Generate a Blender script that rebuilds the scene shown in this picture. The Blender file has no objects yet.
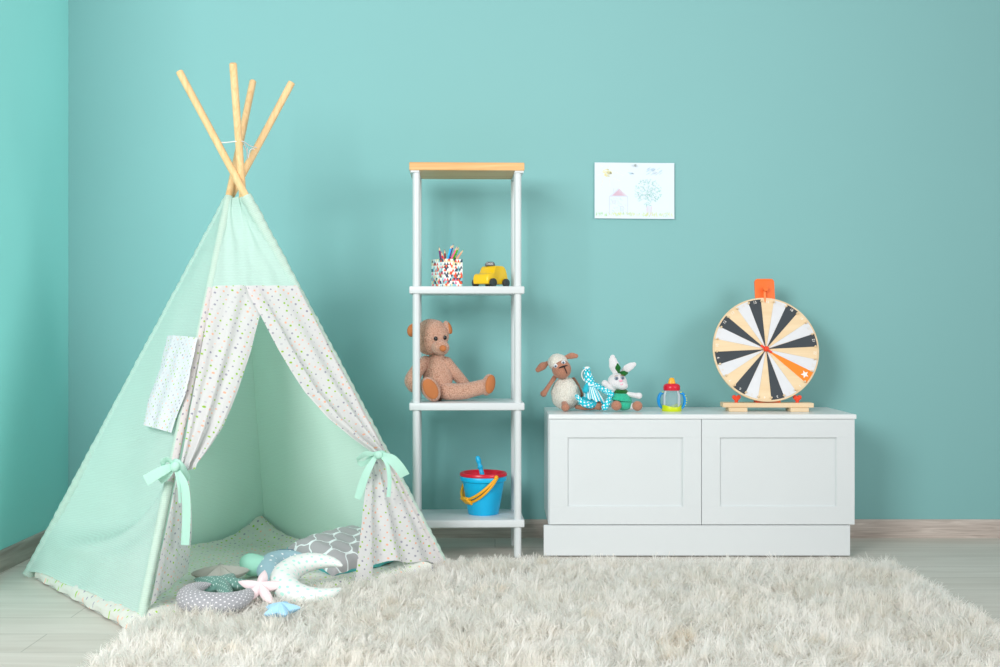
import bpy, bmesh, math, random
import numpy as np
from mathutils import Vector, Matrix, Euler, noise

random.seed(11)
rng = np.random.default_rng(11)
C = bpy.context.scene.collection
PI = math.pi
FL, CX, CY, EYE = 1206.0, 495.0, 325.0, 0.89      # focal length in pixels, vanishing point, eye height


def at(px, py, Y):
    """world point seen at a photo pixel, at distance Y from the camera plane"""
    return Vector(((px - CX) / FL * Y, Y, EYE - (py - CY) / FL * Y))


def lin(c):
    return tuple(((v / 255) / 12.92 if v / 255 <= 0.04045 else ((v / 255 + 0.055) / 1.055) ** 2.4) for v in c)


# ------------------------------------------------------------------ materials
MATS = {}


class NT:
    def __init__(self, name):
        self.m = bpy.data.materials.new(name)
        self.m.use_nodes = True
        self.t = self.m.node_tree
        self.t.nodes.clear()
        self.out = self.n('ShaderNodeOutputMaterial')

    def n(self, typ, **kw):
        nd = self.t.nodes.new(typ)
        for k, v in kw.items():
            if k.startswith('i_'):
                nd.inputs[k[2:].replace('_', ' ')].default_value = v
            else:
                setattr(nd, k, v)
        return nd

    def l(self, a, b):
        self.t.links.new(a, b)

    def math(self, op, a, b=None, c=None):
        nd = self.n('ShaderNodeMath', operation=op)
        for i, v in enumerate((a, b, c)):
            if v is None:
                continue
            if hasattr(v, 'is_linked'):
                self.l(v, nd.inputs[i])
            else:
                nd.inputs[i].default_value = v
        return nd.outputs[0]

    def mix(self, fac, a, b):
        nd = self.n('ShaderNodeMix', data_type='RGBA')
        for s, v in ((nd.inputs[0], fac), (nd.inputs[6], a), (nd.inputs[7], b)):
            if hasattr(v, 'is_linked'):
                self.l(v, s)
            elif isinstance(v, (int, float)):
                s.default_value = v
            else:
                s.default_value = (*v[:3], 1)
        return nd.outputs[2]

    def ramp(self, fac, stops, interp='LINEAR'):
        nd = self.n('ShaderNodeValToRGB')
        cr = nd.color_ramp
        cr.interpolation = interp
        while len(cr.elements) < len(stops):
            cr.elements.new(0.5)
        for e, (p, c) in zip(cr.elements, stops):
            e.position = p
            e.color = (*c[:3], 1)
        self.l(fac, nd.inputs[0])
        return nd.outputs[0]

    def coord(self, kind='Object', scale=(1, 1, 1), rot=(0, 0, 0)):
        tc = self.n('ShaderNodeTexCoord')
        mp = self.n('ShaderNodeMapping')
        mp.inputs['Scale'].default_value = scale
        mp.inputs['Rotation'].default_value = rot
        self.l(tc.outputs[kind], mp.inputs[0])
        return mp.outputs[0]

    def noise(self, vec, scale, detail=3, rough=0.5):
        nd = self.n('ShaderNodeTexNoise')
        nd.inputs['Scale'].default_value = scale
        nd.inputs['Detail'].default_value = detail
        nd.inputs['Roughness'].default_value = rough
        self.l(vec, nd.inputs['Vector'])
        return nd.outputs['Fac']

    def bump(self, height, strength=0.2, dist=0.002):
        nd = self.n('ShaderNodeBump')
        nd.inputs['Strength'].default_value = strength
        nd.inputs['Distance'].default_value = dist
        self.l(height, nd.inputs['Height'])
        return nd.outputs[0]

    def surf(self, col, rough=0.5, spec=0.5, normal=None, transl=0.0, sheen=0.0, coat=0.0):
        p = self.n('ShaderNodeBsdfPrincipled')
        if hasattr(col, 'is_linked'):
            self.l(col, p.inputs['Base Color'])
        else:
            p.inputs['Base Color'].default_value = (*col[:3], 1)
        p.inputs['Roughness'].default_value = rough
        p.inputs['Specular IOR Level'].default_value = spec
        p.inputs['Sheen Weight'].default_value = sheen
        p.inputs['Coat Weight'].default_value = coat
        if normal is not None:
            self.l(normal, p.inputs['Normal'])
        if transl > 0:
            tr = self.n('ShaderNodeBsdfTranslucent')
            if hasattr(col, 'is_linked'):
                self.l(col, tr.inputs[0])
            else:
                tr.inputs[0].default_value = (*col[:3], 1)
            if normal is not None:
                self.l(normal, tr.inputs['Normal'])
            mx = self.n('ShaderNodeMixShader')
            mx.inputs[0].default_value = transl
            self.l(p.outputs[0], mx.inputs[1])
            self.l(tr.outputs[0], mx.inputs[2])
            self.l(mx.outputs[0], self.out.inputs[0])
        else:
            self.l(p.outputs[0], self.out.inputs[0])
        return self.m


def plain(name, rgb, rough=0.45, var=0.05, nscale=30, bump=0.0, bscale=200, bdist=0.001, spec=0.4, transl=0, sheen=0, coat=0):
    """a solid colour with slight noise variation"""
    if name in MATS:
        return MATS[name]
    t = NT(name)
    v = t.coord()
    c = lin(rgb)
    col = t.mix(t.noise(v, nscale), tuple(x * (1 - var) for x in c), tuple(min(1, x * (1 + var)) for x in c))
    nrm = t.bump(t.noise(v, bscale, 2), bump, bdist) if bump else None
    MATS[name] = t.surf(col, rough, spec, nrm, transl, sheen, coat)
    return MATS[name]


def nubby(name, rgb, rgb2, scale=180, bump=0.8, dist=0.003, rough=0.95, sheen=0.3):
    """boucle / crochet / knitted yarn"""
    t = NT(name)
    v = t.coord()
    vo = t.n('ShaderNodeTexVoronoi')
    vo.inputs['Scale'].default_value = scale
    t.l(v, vo.inputs['Vector'])
    h = t.math('SUBTRACT', 1.0, vo.outputs['Distance'])
    col = t.mix(t.math('MULTIPLY', vo.outputs['Distance'], 1.2), lin(rgb), lin(rgb2))
    col = t.mix(t.math('MULTIPLY', t.noise(v, scale * 0.4), 0.35), col, lin(rgb2))
    MATS[name] = t.surf(col, rough, 0.1, t.bump(h, bump, dist), 0, sheen)
    return MATS[name]


def wood(name, c1, c2, axis=0, scale=18, rough=0.45, coat=0.0, kind='Object'):
    t = NT(name)
    s = [scale, scale, scale]
    s[axis] = scale * 0.06
    v = t.coord(kind, tuple(s))
    nz = t.n('ShaderNodeTexNoise')
    nz.inputs['Scale'].default_value = 1.0
    nz.inputs['Detail'].default_value = 5
    nz.inputs['Distortion'].default_value = 1.2
    t.l(v, nz.inputs['Vector'])
    col = t.ramp(nz.outputs['Fac'], [(0.3, lin(c1)), (0.7, lin(c2))])
    fine = t.noise(t.coord(kind, tuple(x * 6 for x in s)), 1.0, 2)
    col = t.mix(t.math('MULTIPLY', fine, 0.25), col, tuple(x * 0.8 for x in lin(c1)))
    MATS[name] = t.surf(col, rough, 0.35, t.bump(fine, 0.08, 0.0006), 0, 0, coat)
    return MATS[name]


def gauze(name, rgb, transl=0.35, weave=420, crinkle=0.25):
    """thin crinkled muslin"""
    t = NT(name)
    v = t.coord('UV')
    w1 = t.n('ShaderNodeTexWave', wave_type='BANDS', bands_direction='Y')
    w1.inputs['Scale'].default_value = 55
    w1.inputs['Distortion'].default_value = 3.5
    w1.inputs['Detail'].default_value = 2
    w1.inputs['Detail Scale'].default_value = 1.4
    t.l(v, w1.inputs['Vector'])
    nz = t.noise(v, 16, 4, 0.6)
    h = t.math('ADD', t.math('MULTIPLY', w1.outputs['Fac'], 0.4), t.math('MULTIPLY', nz, 1.2))
    c = lin(rgb)
    col = t.mix(w1.outputs['Fac'], tuple(x * 0.955 for x in c), tuple(min(1, x * 1.03) for x in c))
    MATS[name] = t.surf(col, 0.9, 0.08, t.bump(h, crinkle, 0.004), transl, 0.15)
    return MATS[name]


def dotted(name, base, pal, cell=0.0205, r=0.17, transl=0.3, rnd=0.3, bump=0.2):
    """white cotton printed with small coloured dots; UV is in metres"""
    t = NT(name)
    v = t.coord('UV', (1, 1, 1), (0, 0, 0.62))
    vo = t.n('ShaderNodeTexVoronoi', voronoi_dimensions='2D')
    vo.inputs['Scale'].default_value = 1 / cell
    vo.inputs['Randomness'].default_value = rnd
    t.l(v, vo.inputs['Vector'])
    sp = t.n('ShaderNodeSeparateColor')
    t.l(vo.outputs['Color'], sp.inputs[0])
    n = len(pal)
    dc = t.ramp(sp.outputs[0], [(i / n, lin(p)) for i, p in enumerate(pal)], 'CONSTANT')
    rad = t.math('ADD', r * 0.72, t.math('MULTIPLY', sp.outputs[1], r * 0.55))
    fac = t.math('SMOOTH_MIN', t.math('MULTIPLY', t.math('SUBTRACT', rad, vo.outputs['Distance']), 22.0), 1.0, 0.05)
    fac = t.math('MAXIMUM', fac, 0.0)
    col = t.mix(fac, lin(base), dc)
    nz = t.noise(v, 14, 4, 0.6)
    MATS[name] = t.surf(col, 0.9, 0.08, t.bump(nz, bump, 0.006), transl, 0.1)
    return MATS[name]


def hexed(name, base, ink, cell=0.012, edge=0.16, transl=0.0, inv=False):
    """small all-over geometric print"""
    t = NT(name)
    v = t.coord('UV', (1, 1, 1), (0, 0, 0.78))
    vo = t.n('ShaderNodeTexVoronoi', feature='F1', voronoi_dimensions='2D')
    vo.inputs['Scale'].default_value = 1 / cell
    vo.inputs['Randomness'].default_value = 0.0
    t.l(v, vo.inputs['Vector'])
    f = t.math('GREATER_THAN', vo.outputs['Distance'], 0.56)
    col = t.mix(f, lin(ink), lin(base))
    MATS[name] = t.surf(col, 0.9, 0.1, t.bump(t.noise(v, 60), 0.2, 0.002), transl, 0.2)
    return MATS[name]


def trellis(name, base, line, cell=0.075):
    """quatrefoil trellis print (UV in metres)"""
    t = NT(name)
    v = t.coord('UV', (2 * PI / cell, 2 * PI / cell, 1), (0, 0, 0))
    sp = t.n('ShaderNodeSeparateXYZ')
    t.l(v, sp.inputs[0])
    x, y = sp.outputs[0], sp.outputs[1]
    x2 = t.math('SUBTRACT', x, t.math('MULTIPLY', t.math('SINE', t.math('MULTIPLY', x, 2.0)), 0.38))
    y2 = t.math('ADD', y, t.math('MULTIPLY', t.math('SINE', t.math('MULTIPLY', y, 2.0)), 0.38))
    s = t.math('ADD', t.math('COSINE', x2), t.math('COSINE', y2))
    f = t.math('LESS_THAN', t.math('ABSOLUTE', s), 0.2)
    col = t.mix(f, lin(base), lin(line))
    MATS[name] = t.surf(col, 0.9, 0.1, t.bump(t.noise(v, 3), 0.15, 0.004), 0, 0.15)
    return MATS[name]


# ------------------------------------------------------------------ mesh building
class MB:
    def __init__(self):
        self.v, self.f, self.mi, self.uv = [], [], [], []

    def add(self, vs, fs, mat=0, uvs=None):
        o = len(self.v)
        self.v += [Vector(p) for p in vs]
        self.f += [tuple(i + o for i in f) for f in fs]
        self.mi += [mat] * len(fs) if isinstance(mat, int) else list(mat)
        self.uv += list(uvs) if uvs is not None else [(p[0], p[2]) for p in vs]
        return self

    def xf(self, M):
        self.v = [M @ p for p in self.v]
        return self

    def box(self, c, size, bev=0.0, rot=None, mat=0, seg=2):
        bm = bmesh.new()
        bmesh.ops.create_cube(bm, size=1)
        for p in bm.verts:
            p.co = Vector((p.co.x * size[0], p.co.y * size[1], p.co.z * size[2]))
        if bev > 0:
            bmesh.ops.bevel(bm, geom=bm.edges[:], offset=bev, segments=seg, profile=0.5, affect='EDGES')
        M = Matrix.Translation(c) @ (Euler(rot).to_matrix().to_4x4() if rot else Matrix())
        bm.verts.index_update()
        vs = [M @ p.co for p in bm.verts]
        fs = [[p.index for p in f.verts] for f in bm.faces]
        bm.free()
        return self.add(vs, fs, mat)

    def prism(self, outline, depth, bev=0.0, M=None, mat=0, seg=2):
        """2D outline in local XZ, extruded along +Y by depth, edges bevelled"""
        bm = bmesh.new()
        vv = [bm.verts.new((x, 0, z)) for x, z in outline]
        f = bm.faces.new(vv)
        r = bmesh.ops.extrude_face_region(bm, geom=[f])
        for e in r['geom']:
            if isinstance(e, bmesh.types.BMVert):
                e.co.y += depth
        bmesh.ops.recalc_face_normals(bm, faces=bm.faces[:])
        if bev > 0:
            es = [e for e in bm.edges if len(e.link_faces) == 2 and abs(e.calc_face_angle(0)) > 0.6]
            bmesh.ops.bevel(bm, geom=es, offset=bev, segments=seg, profile=0.5, affect='EDGES')
        bm.verts.index_update()
        M = M or Matrix()
        vs = [M @ p.co for p in bm.verts]
        fs = [[p.index for p in f.verts] for f in bm.faces]
        bm.free()
        return self.add(vs, fs, mat)

    def lathe(self, prof, seg=32, M=None, mat=0, close=False, sx=1.0, sy=1.0):
        M = M or Matrix()
        n = len(prof)
        vs, fs, uv = [], [], []
        for i in range(seg):
            a = 2 * PI * i / seg
            for r, z in prof:
                vs.append(M @ Vector((r * math.cos(a) * sx, r * math.sin(a) * sy, z)))
                uv.append((a * 0.05, z))
        for i in range(seg):
            j = (i + 1) % seg
            for k in range(n - 1):
                fs.append((i * n + k, j * n + k, j * n + k + 1, i * n + k + 1))
            if close:
                fs.append((i * n + n - 1, j * n + n - 1, j * n, i * n))
        if not close:
            if prof[0][0] > 1e-5:
                fs.append([i * n for i in range(seg)][::-1])
            if prof[-1][0] > 1e-5:
                fs.append([i * n + n - 1 for i in range(seg)])
        return self.add(vs, fs, mat, uv)

    def ball(self, c, r, rot=None, seg=24, rings=14, mat=0, egg=0.0, lump=0.0, lscale=30):
        M = Matrix.Translation(c) @ (Euler(rot).to_matrix().to_4x4() if rot else Matrix())
        if isinstance(r, (int, float)):
            r = (r, r, r)
        vs, uv = [], []
        vs.append((0, 0, -1)); uv.append((0, 0))
        for k in range(1, rings):
            ph = -PI / 2 + PI * k / rings
            for i in range(seg):
                a = 2 * PI * i / seg
                vs.append((math.cos(ph) * math.cos(a), math.cos(ph) * math.sin(a), math.sin(ph)))
                uv.append((a * r[0], ph * r[2]))
        vs.append((0, 0, 1)); uv.append((0, r[2]))
        fs = []
        for i in range(seg):
            fs.append((0, 1 + (i + 1) % seg, 1 + i))
            for k in range(rings - 2):
                a, b = 1 + k * seg + i, 1 + k * seg + (i + 1) % seg
                fs.append((a, b, b + seg, a + seg))
            fs.append((len(vs) - 1, 1 + (rings - 2) * seg + i, 1 + (rings - 2) * seg + (i + 1) % seg))
        out = []
        for x, y, z in vs:
            w = 1 - egg * z
            p = M @ Vector((x * r[0] * w, y * r[1] * w, z * r[2]))
            if lump:
                d = (p - Vector(c)).normalized()
                p = p + d * lump * noise.noise(p * lscale)
            out.append(p)
        return self.add(out, fs, mat, uv)

    def sweep(self, pts, rad, seg=14, sub=6, caps=True, flat=None, mat=0, flatdir=None, closed=False):
        """tube through pts with radius per point, rounded ends; flat = (scale across, scale along flatdir)"""
        pts = [Vector(p) for p in pts]
        if isinstance(rad, (int, float)):
            rad = [rad] * len(pts)
        P, R = [], []
        n = len(pts)
        for i in range(n - 1):
            p0, p1, p2, p3 = pts[max(i - 1, 0)], pts[i], pts[i + 1], pts[min(i + 2, n - 1)]
            for k in range(sub):
                t = k / sub
                q = 0.5 * ((2 * p1) + (p2 - p0) * t + (2 * p0 - 5 * p1 + 4 * p2 - p3) * t * t + (3 * p1 - p0 - 3 * p2 + p3) * t ** 3)
                P.append(q)
                s = t * t * (3 - 2 * t)
                R.append(rad[i] * (1 - s) + rad[i + 1] * s)
        P.append(pts[-1]); R.append(rad[-1])
        if caps:
            t0 = (P[0] - P[1]).normalized(); t1 = (P[-1] - P[-2]).normalized()
            nc = 5
            pre = [(P[0] + t0 * R[0] * math.sin(a), R[0] * math.cos(a)) for a in [PI / 2 * (nc - k) / nc * 0.985 for k in range(nc)]]
            post = [(P[-1] + t1 * R[-1] * math.sin(a), R[-1] * math.cos(a)) for a in [PI / 2 * (k + 1) / nc * 0.985 for k in range(nc)]]
            P = [p for p, r in pre] + P + [p for p, r in post]
            R = [r for p, r in pre] + R + [r for p, r in post]
        m = len(P)
        RM = max(R) * 0.9
        T = [(P[min(i + 1, m - 1)] - P[max(i - 1, 0)]).normalized() for i in range(m)]
        up = Vector(flatdir) if flatdir is not None else (Vector((0, 0, 1)) if abs(T[0].z) < 0.9 else Vector((0, 1, 0)))
        vs, uv = [], []
        L = 0
        N = None
        for i in range(m):
            if i:
                L += (P[i] - P[i - 1]).length
            if flatdir is not None or N is None:
                N = up - T[i] * up.dot(T[i])
                N.normalize()
            else:
                N = N - T[i] * N.dot(T[i]); N.normalize()
            B = T[i].cross(N)
            fx, fn = flat if flat else (1, 1)
            for k in range(seg):
                a = 2 * PI * k / seg
                vs.append(P[i] + B * math.cos(a) * R[i] * fx + N * math.sin(a) * R[i] * fn)
                uv.append((a * RM, L))
        fs = []
        for i in range(m - 1):
            for k in range(seg):
                j = (k + 1) % seg
                fs.append((i * seg + k, i * seg + j, (i + 1) * seg + j, (i + 1) * seg + k))
        fs.append(list(range(seg))[::-1])
        fs.append([(m - 1) * seg + k for k in range(seg)])
        return self.add(vs, fs, mat, uv)

    def grid(self, fn, nu, nv, uvf=None, mat=0):
        vs, uv = [], []
        for j in range(nv + 1):
            for i in range(nu + 1):
                p = fn(i / nu, j / nv)
                vs.append(p)
                uv.append(uvf(p) if uvf else (p[0], p[2]))
        fs = [(j * (nu + 1) + i, j * (nu + 1) + i + 1, (j + 1) * (nu + 1) + i + 1, (j + 1) * (nu + 1) + i) for j in range(nv) for i in range(nu)]
        return self.add(vs, fs, mat, uv)

    def ribbon(self, path, width, wdir, n=24, thick=0.0012, mat=0):
        """a flat band along a path; wdir = list of width directions"""
        pts = [Vector(p) for p in path]
        m = len(pts)

        def ev(arr, t):
            x = t * (m - 1); i = min(int(x), m - 2); f = x - i
            p0, p1, p2, p3 = arr[max(i - 1, 0)], arr[i], arr[i + 1], arr[min(i + 2, m - 1)]
            return 0.5 * ((2 * p1) + (p2 - p0) * f + (2 * p0 - 5 * p1 + 4 * p2 - p3) * f * f + (3 * p1 - p0 - 3 * p2 + p3) * f ** 3)
        W = [Vector(w).normalized() for w in (wdir if isinstance(wdir[0], (tuple, list, Vector)) else [wdir] * m)]
        wd = width if isinstance(width, (list, tuple)) else [width] * m
        wdv = [Vector((w, 0, 0)) for w in wd]
        vs = []
        for i in range(n + 1):
            t = i / n
            p, w, h = ev(pts, t), ev(W, t).normalized(), ev(wdv, t).x / 2
            e = 1e-3
            tg = ev(pts, min(1, t + e)) - ev(pts, max(0, t - e))
            nm = tg.cross(w).normalized() * thick / 2
            for s, q in ((-1, 1), (0, 1.0), (1, 1), (1, -1), (0, -1.0), (-1, -1)):
                cr = nm * 3 * (1 - abs(s))
                vs.append(p + w * h * s + nm * q + cr)
        fs = []
        for i in range(n):
            for k in range(6):
                a, b = i * 6 + k, i * 6 + (k + 1) % 6
                fs.append((a, b, b + 6, a + 6))
        fs.append((0, 1, 2, 3, 4, 5)); fs.append(tuple(n * 6 + k for k in (5, 4, 3, 2, 1, 0)))
        return self.add(vs, fs, mat)


def wm(o):
    M = Matrix.Translation(o.location) @ o.rotation_euler.to_matrix().to_4x4() @ Matrix.Diagonal((*o.scale, 1))
    return wm(o.parent) @ M if o.parent else M


def obj(name, mb, mats, parent=None, world=True, angle=40, loc=None, label=None, kind=None):
    """link mb as ONE mesh object. world: mb is in world coordinates and is carried into the parent's frame.
    loc: for a top-level mesh, the point its origin goes to"""
    me = bpy.data.meshes.new(name)
    vs = mb.v
    if parent is not None and world:
        I = wm(parent).inverted()
        vs = [I @ p for p in vs]
    elif parent is None and loc is not None and world:
        L = Vector(loc)
        vs = [p - L for p in vs]
    me.from_pydata([tuple(p) for p in vs], [], mb.f)
    if not isinstance(mats, (list, tuple)):
        mats = [mats]
    for m in mats:
        me.materials.append(m)
    me.polygons.foreach_set('material_index', mb.mi)
    ul = me.uv_layers.new(name='UVMap')
    uvs = np.array([mb.uv[l.vertex_index] for l in me.loops], dtype=np.float32).ravel()
    ul.data.foreach_set('uv', uvs)
    me.polygons.foreach_set('use_smooth', [True] * len(me.polygons))
    me.validate()
    me.update()
    bm = bmesh.new(); bm.from_mesh(me)
    bmesh.ops.recalc_face_normals(bm, faces=bm.faces[:])
    bm.to_mesh(me); bm.free()
    me.set_sharp_from_angle(angle=math.radians(angle))
    o = bpy.data.objects.new(name, me)
    C.objects.link(o)
    if parent is not None:
        o.parent = parent
    elif loc is not None:
        o.location = loc
    if label:
        o['label'] = label
    if kind:
        o['kind'] = kind
    return o


def thing(name, label, cat, loc, group=None, rz=0.0):
    o = bpy.data.objects.new(name, None)
    o.empty_display_size = 0.05
    C.objects.link(o)
    o.location = loc
    o.rotation_euler = (0, 0, rz)
    return tag(o, label, cat, group)


def tag(o, label, cat, group=None):
    o['label'] = label
    o['category'] = cat
    if group:
        o['group'] = group
    return o


def text_mesh(s, size):
    cu = bpy.data.curves.new('t', 'FONT')
    cu.body = s; cu.size = size; cu.align_x = 'CENTER'; cu.align_y = 'CENTER'; cu.extrude = 0.0003
    o = bpy.data.objects.new('t', cu)
    C.objects.link(o)
    dg = bpy.context.evaluated_depsgraph_get()
    me = bpy.data.meshes.new_from_object(o.evaluated_get(dg))
    vs = [v.co.copy() for v in me.vertices]
    fs = [tuple(p.vertices) for p in me.polygons]
    bpy.data.objects.remove(o); bpy.data.curves.remove(cu); bpy.data.meshes.remove(me)
    return vs, fs


def tab(t, x):
    """piecewise linear table lookup"""
    for (x0, y0), (x1, y1) in zip(t, t[1:]):
        if x <= x1:
            f = (x - x0) / (x1 - x0)
            return y0 + (y1 - y0) * max(0, f)
    return t[-1][1]


# ------------------------------------------------------------------ the room
def wall_paint(rgb=None):
    t = NT('teal_wall_paint')
    v = t.coord()
    n1 = t.noise(v, 2.2, 3)
    n2 = t.noise(v, 260, 2)
    c = lin(rgb or WALL)
    col = t.mix(n1, tuple(x * 0.985 for x in c), tuple(x * 1.015 for x in c))
    return t.surf(col, 0.75, 0.25, t.bump(n2, 0.12, 0.0008))


def floor_wood():
    t = NT('pale_laminate')
    v = t.coord('Object')
    br = t.n('ShaderNodeTexBrick', offset=0.37, offset_frequency=2)
    br.inputs['Color1'].default_value = (0.35, 0.35, 0.35, 1)
    br.inputs['Color2'].default_value = (0.65, 0.65, 0.65, 1)
    br.inputs['Mortar'].default_value = (0, 0, 0, 1)
    br.inputs['Scale'].default_value = 1
    br.inputs['Mortar Size'].default_value = 0.0016
    br.inputs['Mortar Smooth'].default_value = 0.1
    br.inputs['Brick Width'].default_value = 1.29
    br.inputs['Row Height'].default_value = 0.193
    t.l(v, br.inputs['Vector'])
    g = t.n('ShaderNodeTexNoise')
    g.inputs['Scale'].default_value = 1; g.inputs['Detail'].default_value = 6; g.inputs['Distortion'].default_value = 0.9
    ad = t.n('ShaderNodeVectorMath', operation='ADD')
    t.l(t.coord('Object', (1.6, 13, 13)), ad.inputs[0]); t.l(br.outputs['Color'], ad.inputs[1])
    t.l(ad.outputs[0], g.inputs['Vector'])
    g2 = t.noise(t.coord('Object', (3, 90, 90)), 1, 3)
    col = t.ramp(g.outputs['Fac'], [(0.25, lin((192, 184, 173))), (0.5, lin((210, 204, 194))), (0.75, lin((222, 217, 208)))])
    col = t.mix(t.math('MULTIPLY', g2, 0.16), col, lin((176, 170, 156)))
    sep = t.n('ShaderNodeSeparateColor'); t.l(br.outputs['Color'], sep.inputs[0])
    col = t.mix(t.math('MULTIPLY', sep.outputs[0], 0.22), col, lin((190, 187, 174)))
    col = t.mix(t.math('MULTIPLY', br.outputs['Fac'], 0.6), col, lin((128, 124, 112)))
    return t.surf(col, 0.42, 0.4, t.bump(t.math('SUBTRACT', g2, br.outputs['Fac']), 0.1, 0.001))


def skirting_wood():
    return wood('skirting_oak', (176, 164, 154), (220, 210, 200), axis=0, scale=70, rough=0.5)


WALL = (136, 190, 189)
WALL_L_LIT = (156, 233, 228)  # same teal raised for the left wall: missing light put into its colour
WX, WY = -1.79, 5.06
mw = wall_paint()
obj('floor', MB().box((1.1, 2.1, -0.05), (6.0, 6.1, 0.1)), floor_wood(), kind='structure')
obj('wall_back', MB().box((1.1, WY + 0.05, 1.3), (6.0, 0.1, 2.8)), mw, kind='structure')
obj('wall_left', MB().box((WX - 0.05, 4.36, 1.3), (0.1, 1.6, 2.8)), wall_paint(WALL_L_LIT), kind='structure')
sk = skirting_wood()
b = MB().prism([(0, 0), (0.016, 0), (0.016, 0.058), (0.010, 0.071), (0.005, 0.075), (0, 0.075)], 5.86,
               0.0, Matrix(((0, 1, 0, WX), (-1, 0, 0, WY), (0, 0, 1, 0), (0, 0, 0, 1))))
obj('baseboard_back', b, sk, kind='structure', angle=25)
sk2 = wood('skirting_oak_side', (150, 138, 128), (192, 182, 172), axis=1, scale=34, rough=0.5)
b = MB().prism([(0, 0), (0.016, 0), (0.016, 0.058), (0.010, 0.071), (0.005, 0.075), (0, 0.075)], 1.48,
               0.0, Matrix(((1, 0, 0, WX), (0, -1, 0, WY - 0.016), (0, 0, 1, 0), (0, 0, 0, 1))))
obj('baseboard_left', b, sk2, kind='structure', angle=25)

# ------------------------------------------------------------------ teepee
DOTS = [(160, 205, 70), (246, 188, 158), (168, 166, 180), (205, 204, 208), (160, 205, 70), (246, 188, 158), (158, 156, 172), (150, 200, 60)]
mint = gauze('mint_muslin', (213, 241, 232), 0.38)
mint_in = gauze('mint_muslin_rear', (212, 245, 230), 0.15, crinkle=0.1)
mint_rib = plain('mint_ribbon', (196, 240, 224), 0.85, 0.04, 40, 0.2, 300, transl=0.25)
dot_fab = dotted('dotted_cotton', (226, 225, 225), DOTS)
dot_mat = dotted('dotted_quilt', (214, 218, 208), DOTS, cell=0.023, transl=0.0, bump=0.5)
pine = wood('pine_pole', (226, 184, 128), (244, 212, 160), axis=2, scale=60, rough=0.5)

tp = thing('teepee_tent', 'mint green play teepee with dotted tied-back door curtains and four wooden poles', 'tent', (-0.92, 4.2, 0))
PF = {'R': (Vector((-0.171, 4.28, 0.014)), at(179, 71, 4.15)), 'L': (Vector((-1.653, 4.27, 0.002)), at(292, 82, 4.26)),
      'F': (Vector((-1.045, 3.54, 0.002)), at(253, 81, 4.45)), 'B': (Vector((-0.918, 4.88, 0.002)), at(233, 63, 4.02))}


def pole(k, z):
    a, c = PF[k]
    return a + (c - a) * ((z - a.z) / (c.z - a.z))


for k in 'RLFB':
    a, c = PF[k]
    d = (c - a)
    Ln = d.length
    M = Matrix.Translation(a) @ d.to_track_quat('Z', 'Y').to_matrix().to_4x4()
    mb = MB().lathe([(0.0, 0), (0.0105, 0.0), (0.0128, 0.002), (0.0128, Ln - 0.004), (0.0105, Ln - 0.0005), (0, Ln)], 20, M)
    obj('pole', mb, pine, tp)

ZT, ZS = 1.334, 1.015                      # top of the cloth, seam between plain top and curtains


def ruled(A, B, px, py):
    """point of the cloth between poles A and B seen at a pixel"""
    k = (px - CX) / FL
    z = 0.8
    for _ in range(12):
        a, c = pole(A, z), pole(B, z)
        d = c - a
        s = (k * a.y - a.x) / (d.x - k * d.y)
        Y = a.y + s * d.y
        z = EYE - (py - CY) / FL * Y
    a, c = pole(A, z), pole(B, z)
    return a + (c - a) * s


def pnorm(A, B, outward):
    a, c, t = pole(A, 0), pole(B, 0), (pole(A, 1.3) + pole(B, 1.3)) / 2
    n = (c - a).cross(t - a).normalized()
    return n if n.dot(Vector(outward)) > 0 else -n


NF = pnorm('F', 'R', (0.7, -0.7, 0.2))
NL = pnorm('L', 'F', (-0.7, -0.7, 0.2))
NBL = pnorm('L', 'B', (-0.7, 0.7, 0.2))
NBR = pnorm('B', 'R', (0.7, 0.7, 0.2))


def uvp(A, B):
    h = (pole(B, 0) - pole(A, 0)); h.z = 0; h.normalize()
    return lambda p: (Vector(p).dot(h), p[2] * 1.08)


def lerp(a, c, t):
    return a + (c - a) * t


def nz3(p, s):
    return noise.noise(Vector(p) * s)


# plain front panel above the door
def f_top(s, t):
    z = lerp(ZS - 0.008, ZT, t)
    p = lerp(pole('F', z), pole('R', z), s)
    e = math.sin(PI * s) ** 0.5
    w = 0.006 * e * math.sin(21 * s + 5 * t + 3 * nz3((s * 2, t * 1.5, 0), 1.0)) * (0.3 + 0.7 * t)
    return p + NF * (0.013 + w + e * 0.005 * nz3((s * 8, t * 3, 1), 1.0) - 0.010 * e * t)


obj('front_panel', MB().grid(f_top, 40, 40, uvp('F', 'R')), mint, tp, angle=180)


# left side panel, billowing in near its foot
def hem_l(s):
    return 0.014 + 0.022 * math.sin(PI * s) + 0.005 * math.sin(11 * s)


def f_left(s, t):
    z = lerp(hem_l(s), ZT, t)
    p = lerp(pole('L', z), pole('F', z), s)
    e = math.sin(PI * s)
    bil = -0.085 * e ** 0.8 * math.exp(-((z - 0.27 - 0.12 * s) / 0.2) ** 2) + 0.022 * e * math.exp(-(z / 0.08) ** 2)
    fold = 0.026 * e * math.exp(-((z - 0.14 - 0.22 * (s - 0.4) ** 2) / 0.05) ** 2)
    return p + NL * (bil + fold + e * 0.009 * nz3(p, 6) + 0.012 * e * math.sin(PI * t) * math.sin(7 * s + 9 * t) * math.exp(-((z - 0.3) / 0.3) ** 2) + 0.013
                     + 0.022 * e * math.exp(-((z - 0.13 - 0.42 * (s - 0.15) ** 2) / 0.035) ** 2) - 0.022 * e * math.exp(-((z - 0.22 - 0.42 * (s - 0.15) ** 2) / 0.05) ** 2)
                     + 0.014 * e * math.exp(-((z - 0.42 - 0.5 * (s - 0.3) ** 2) / 0.05) ** 2))


obj('side_panel', MB().grid(f_left, 56, 90, uvp('L', 'F')), mint, tp, angle=180)


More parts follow.
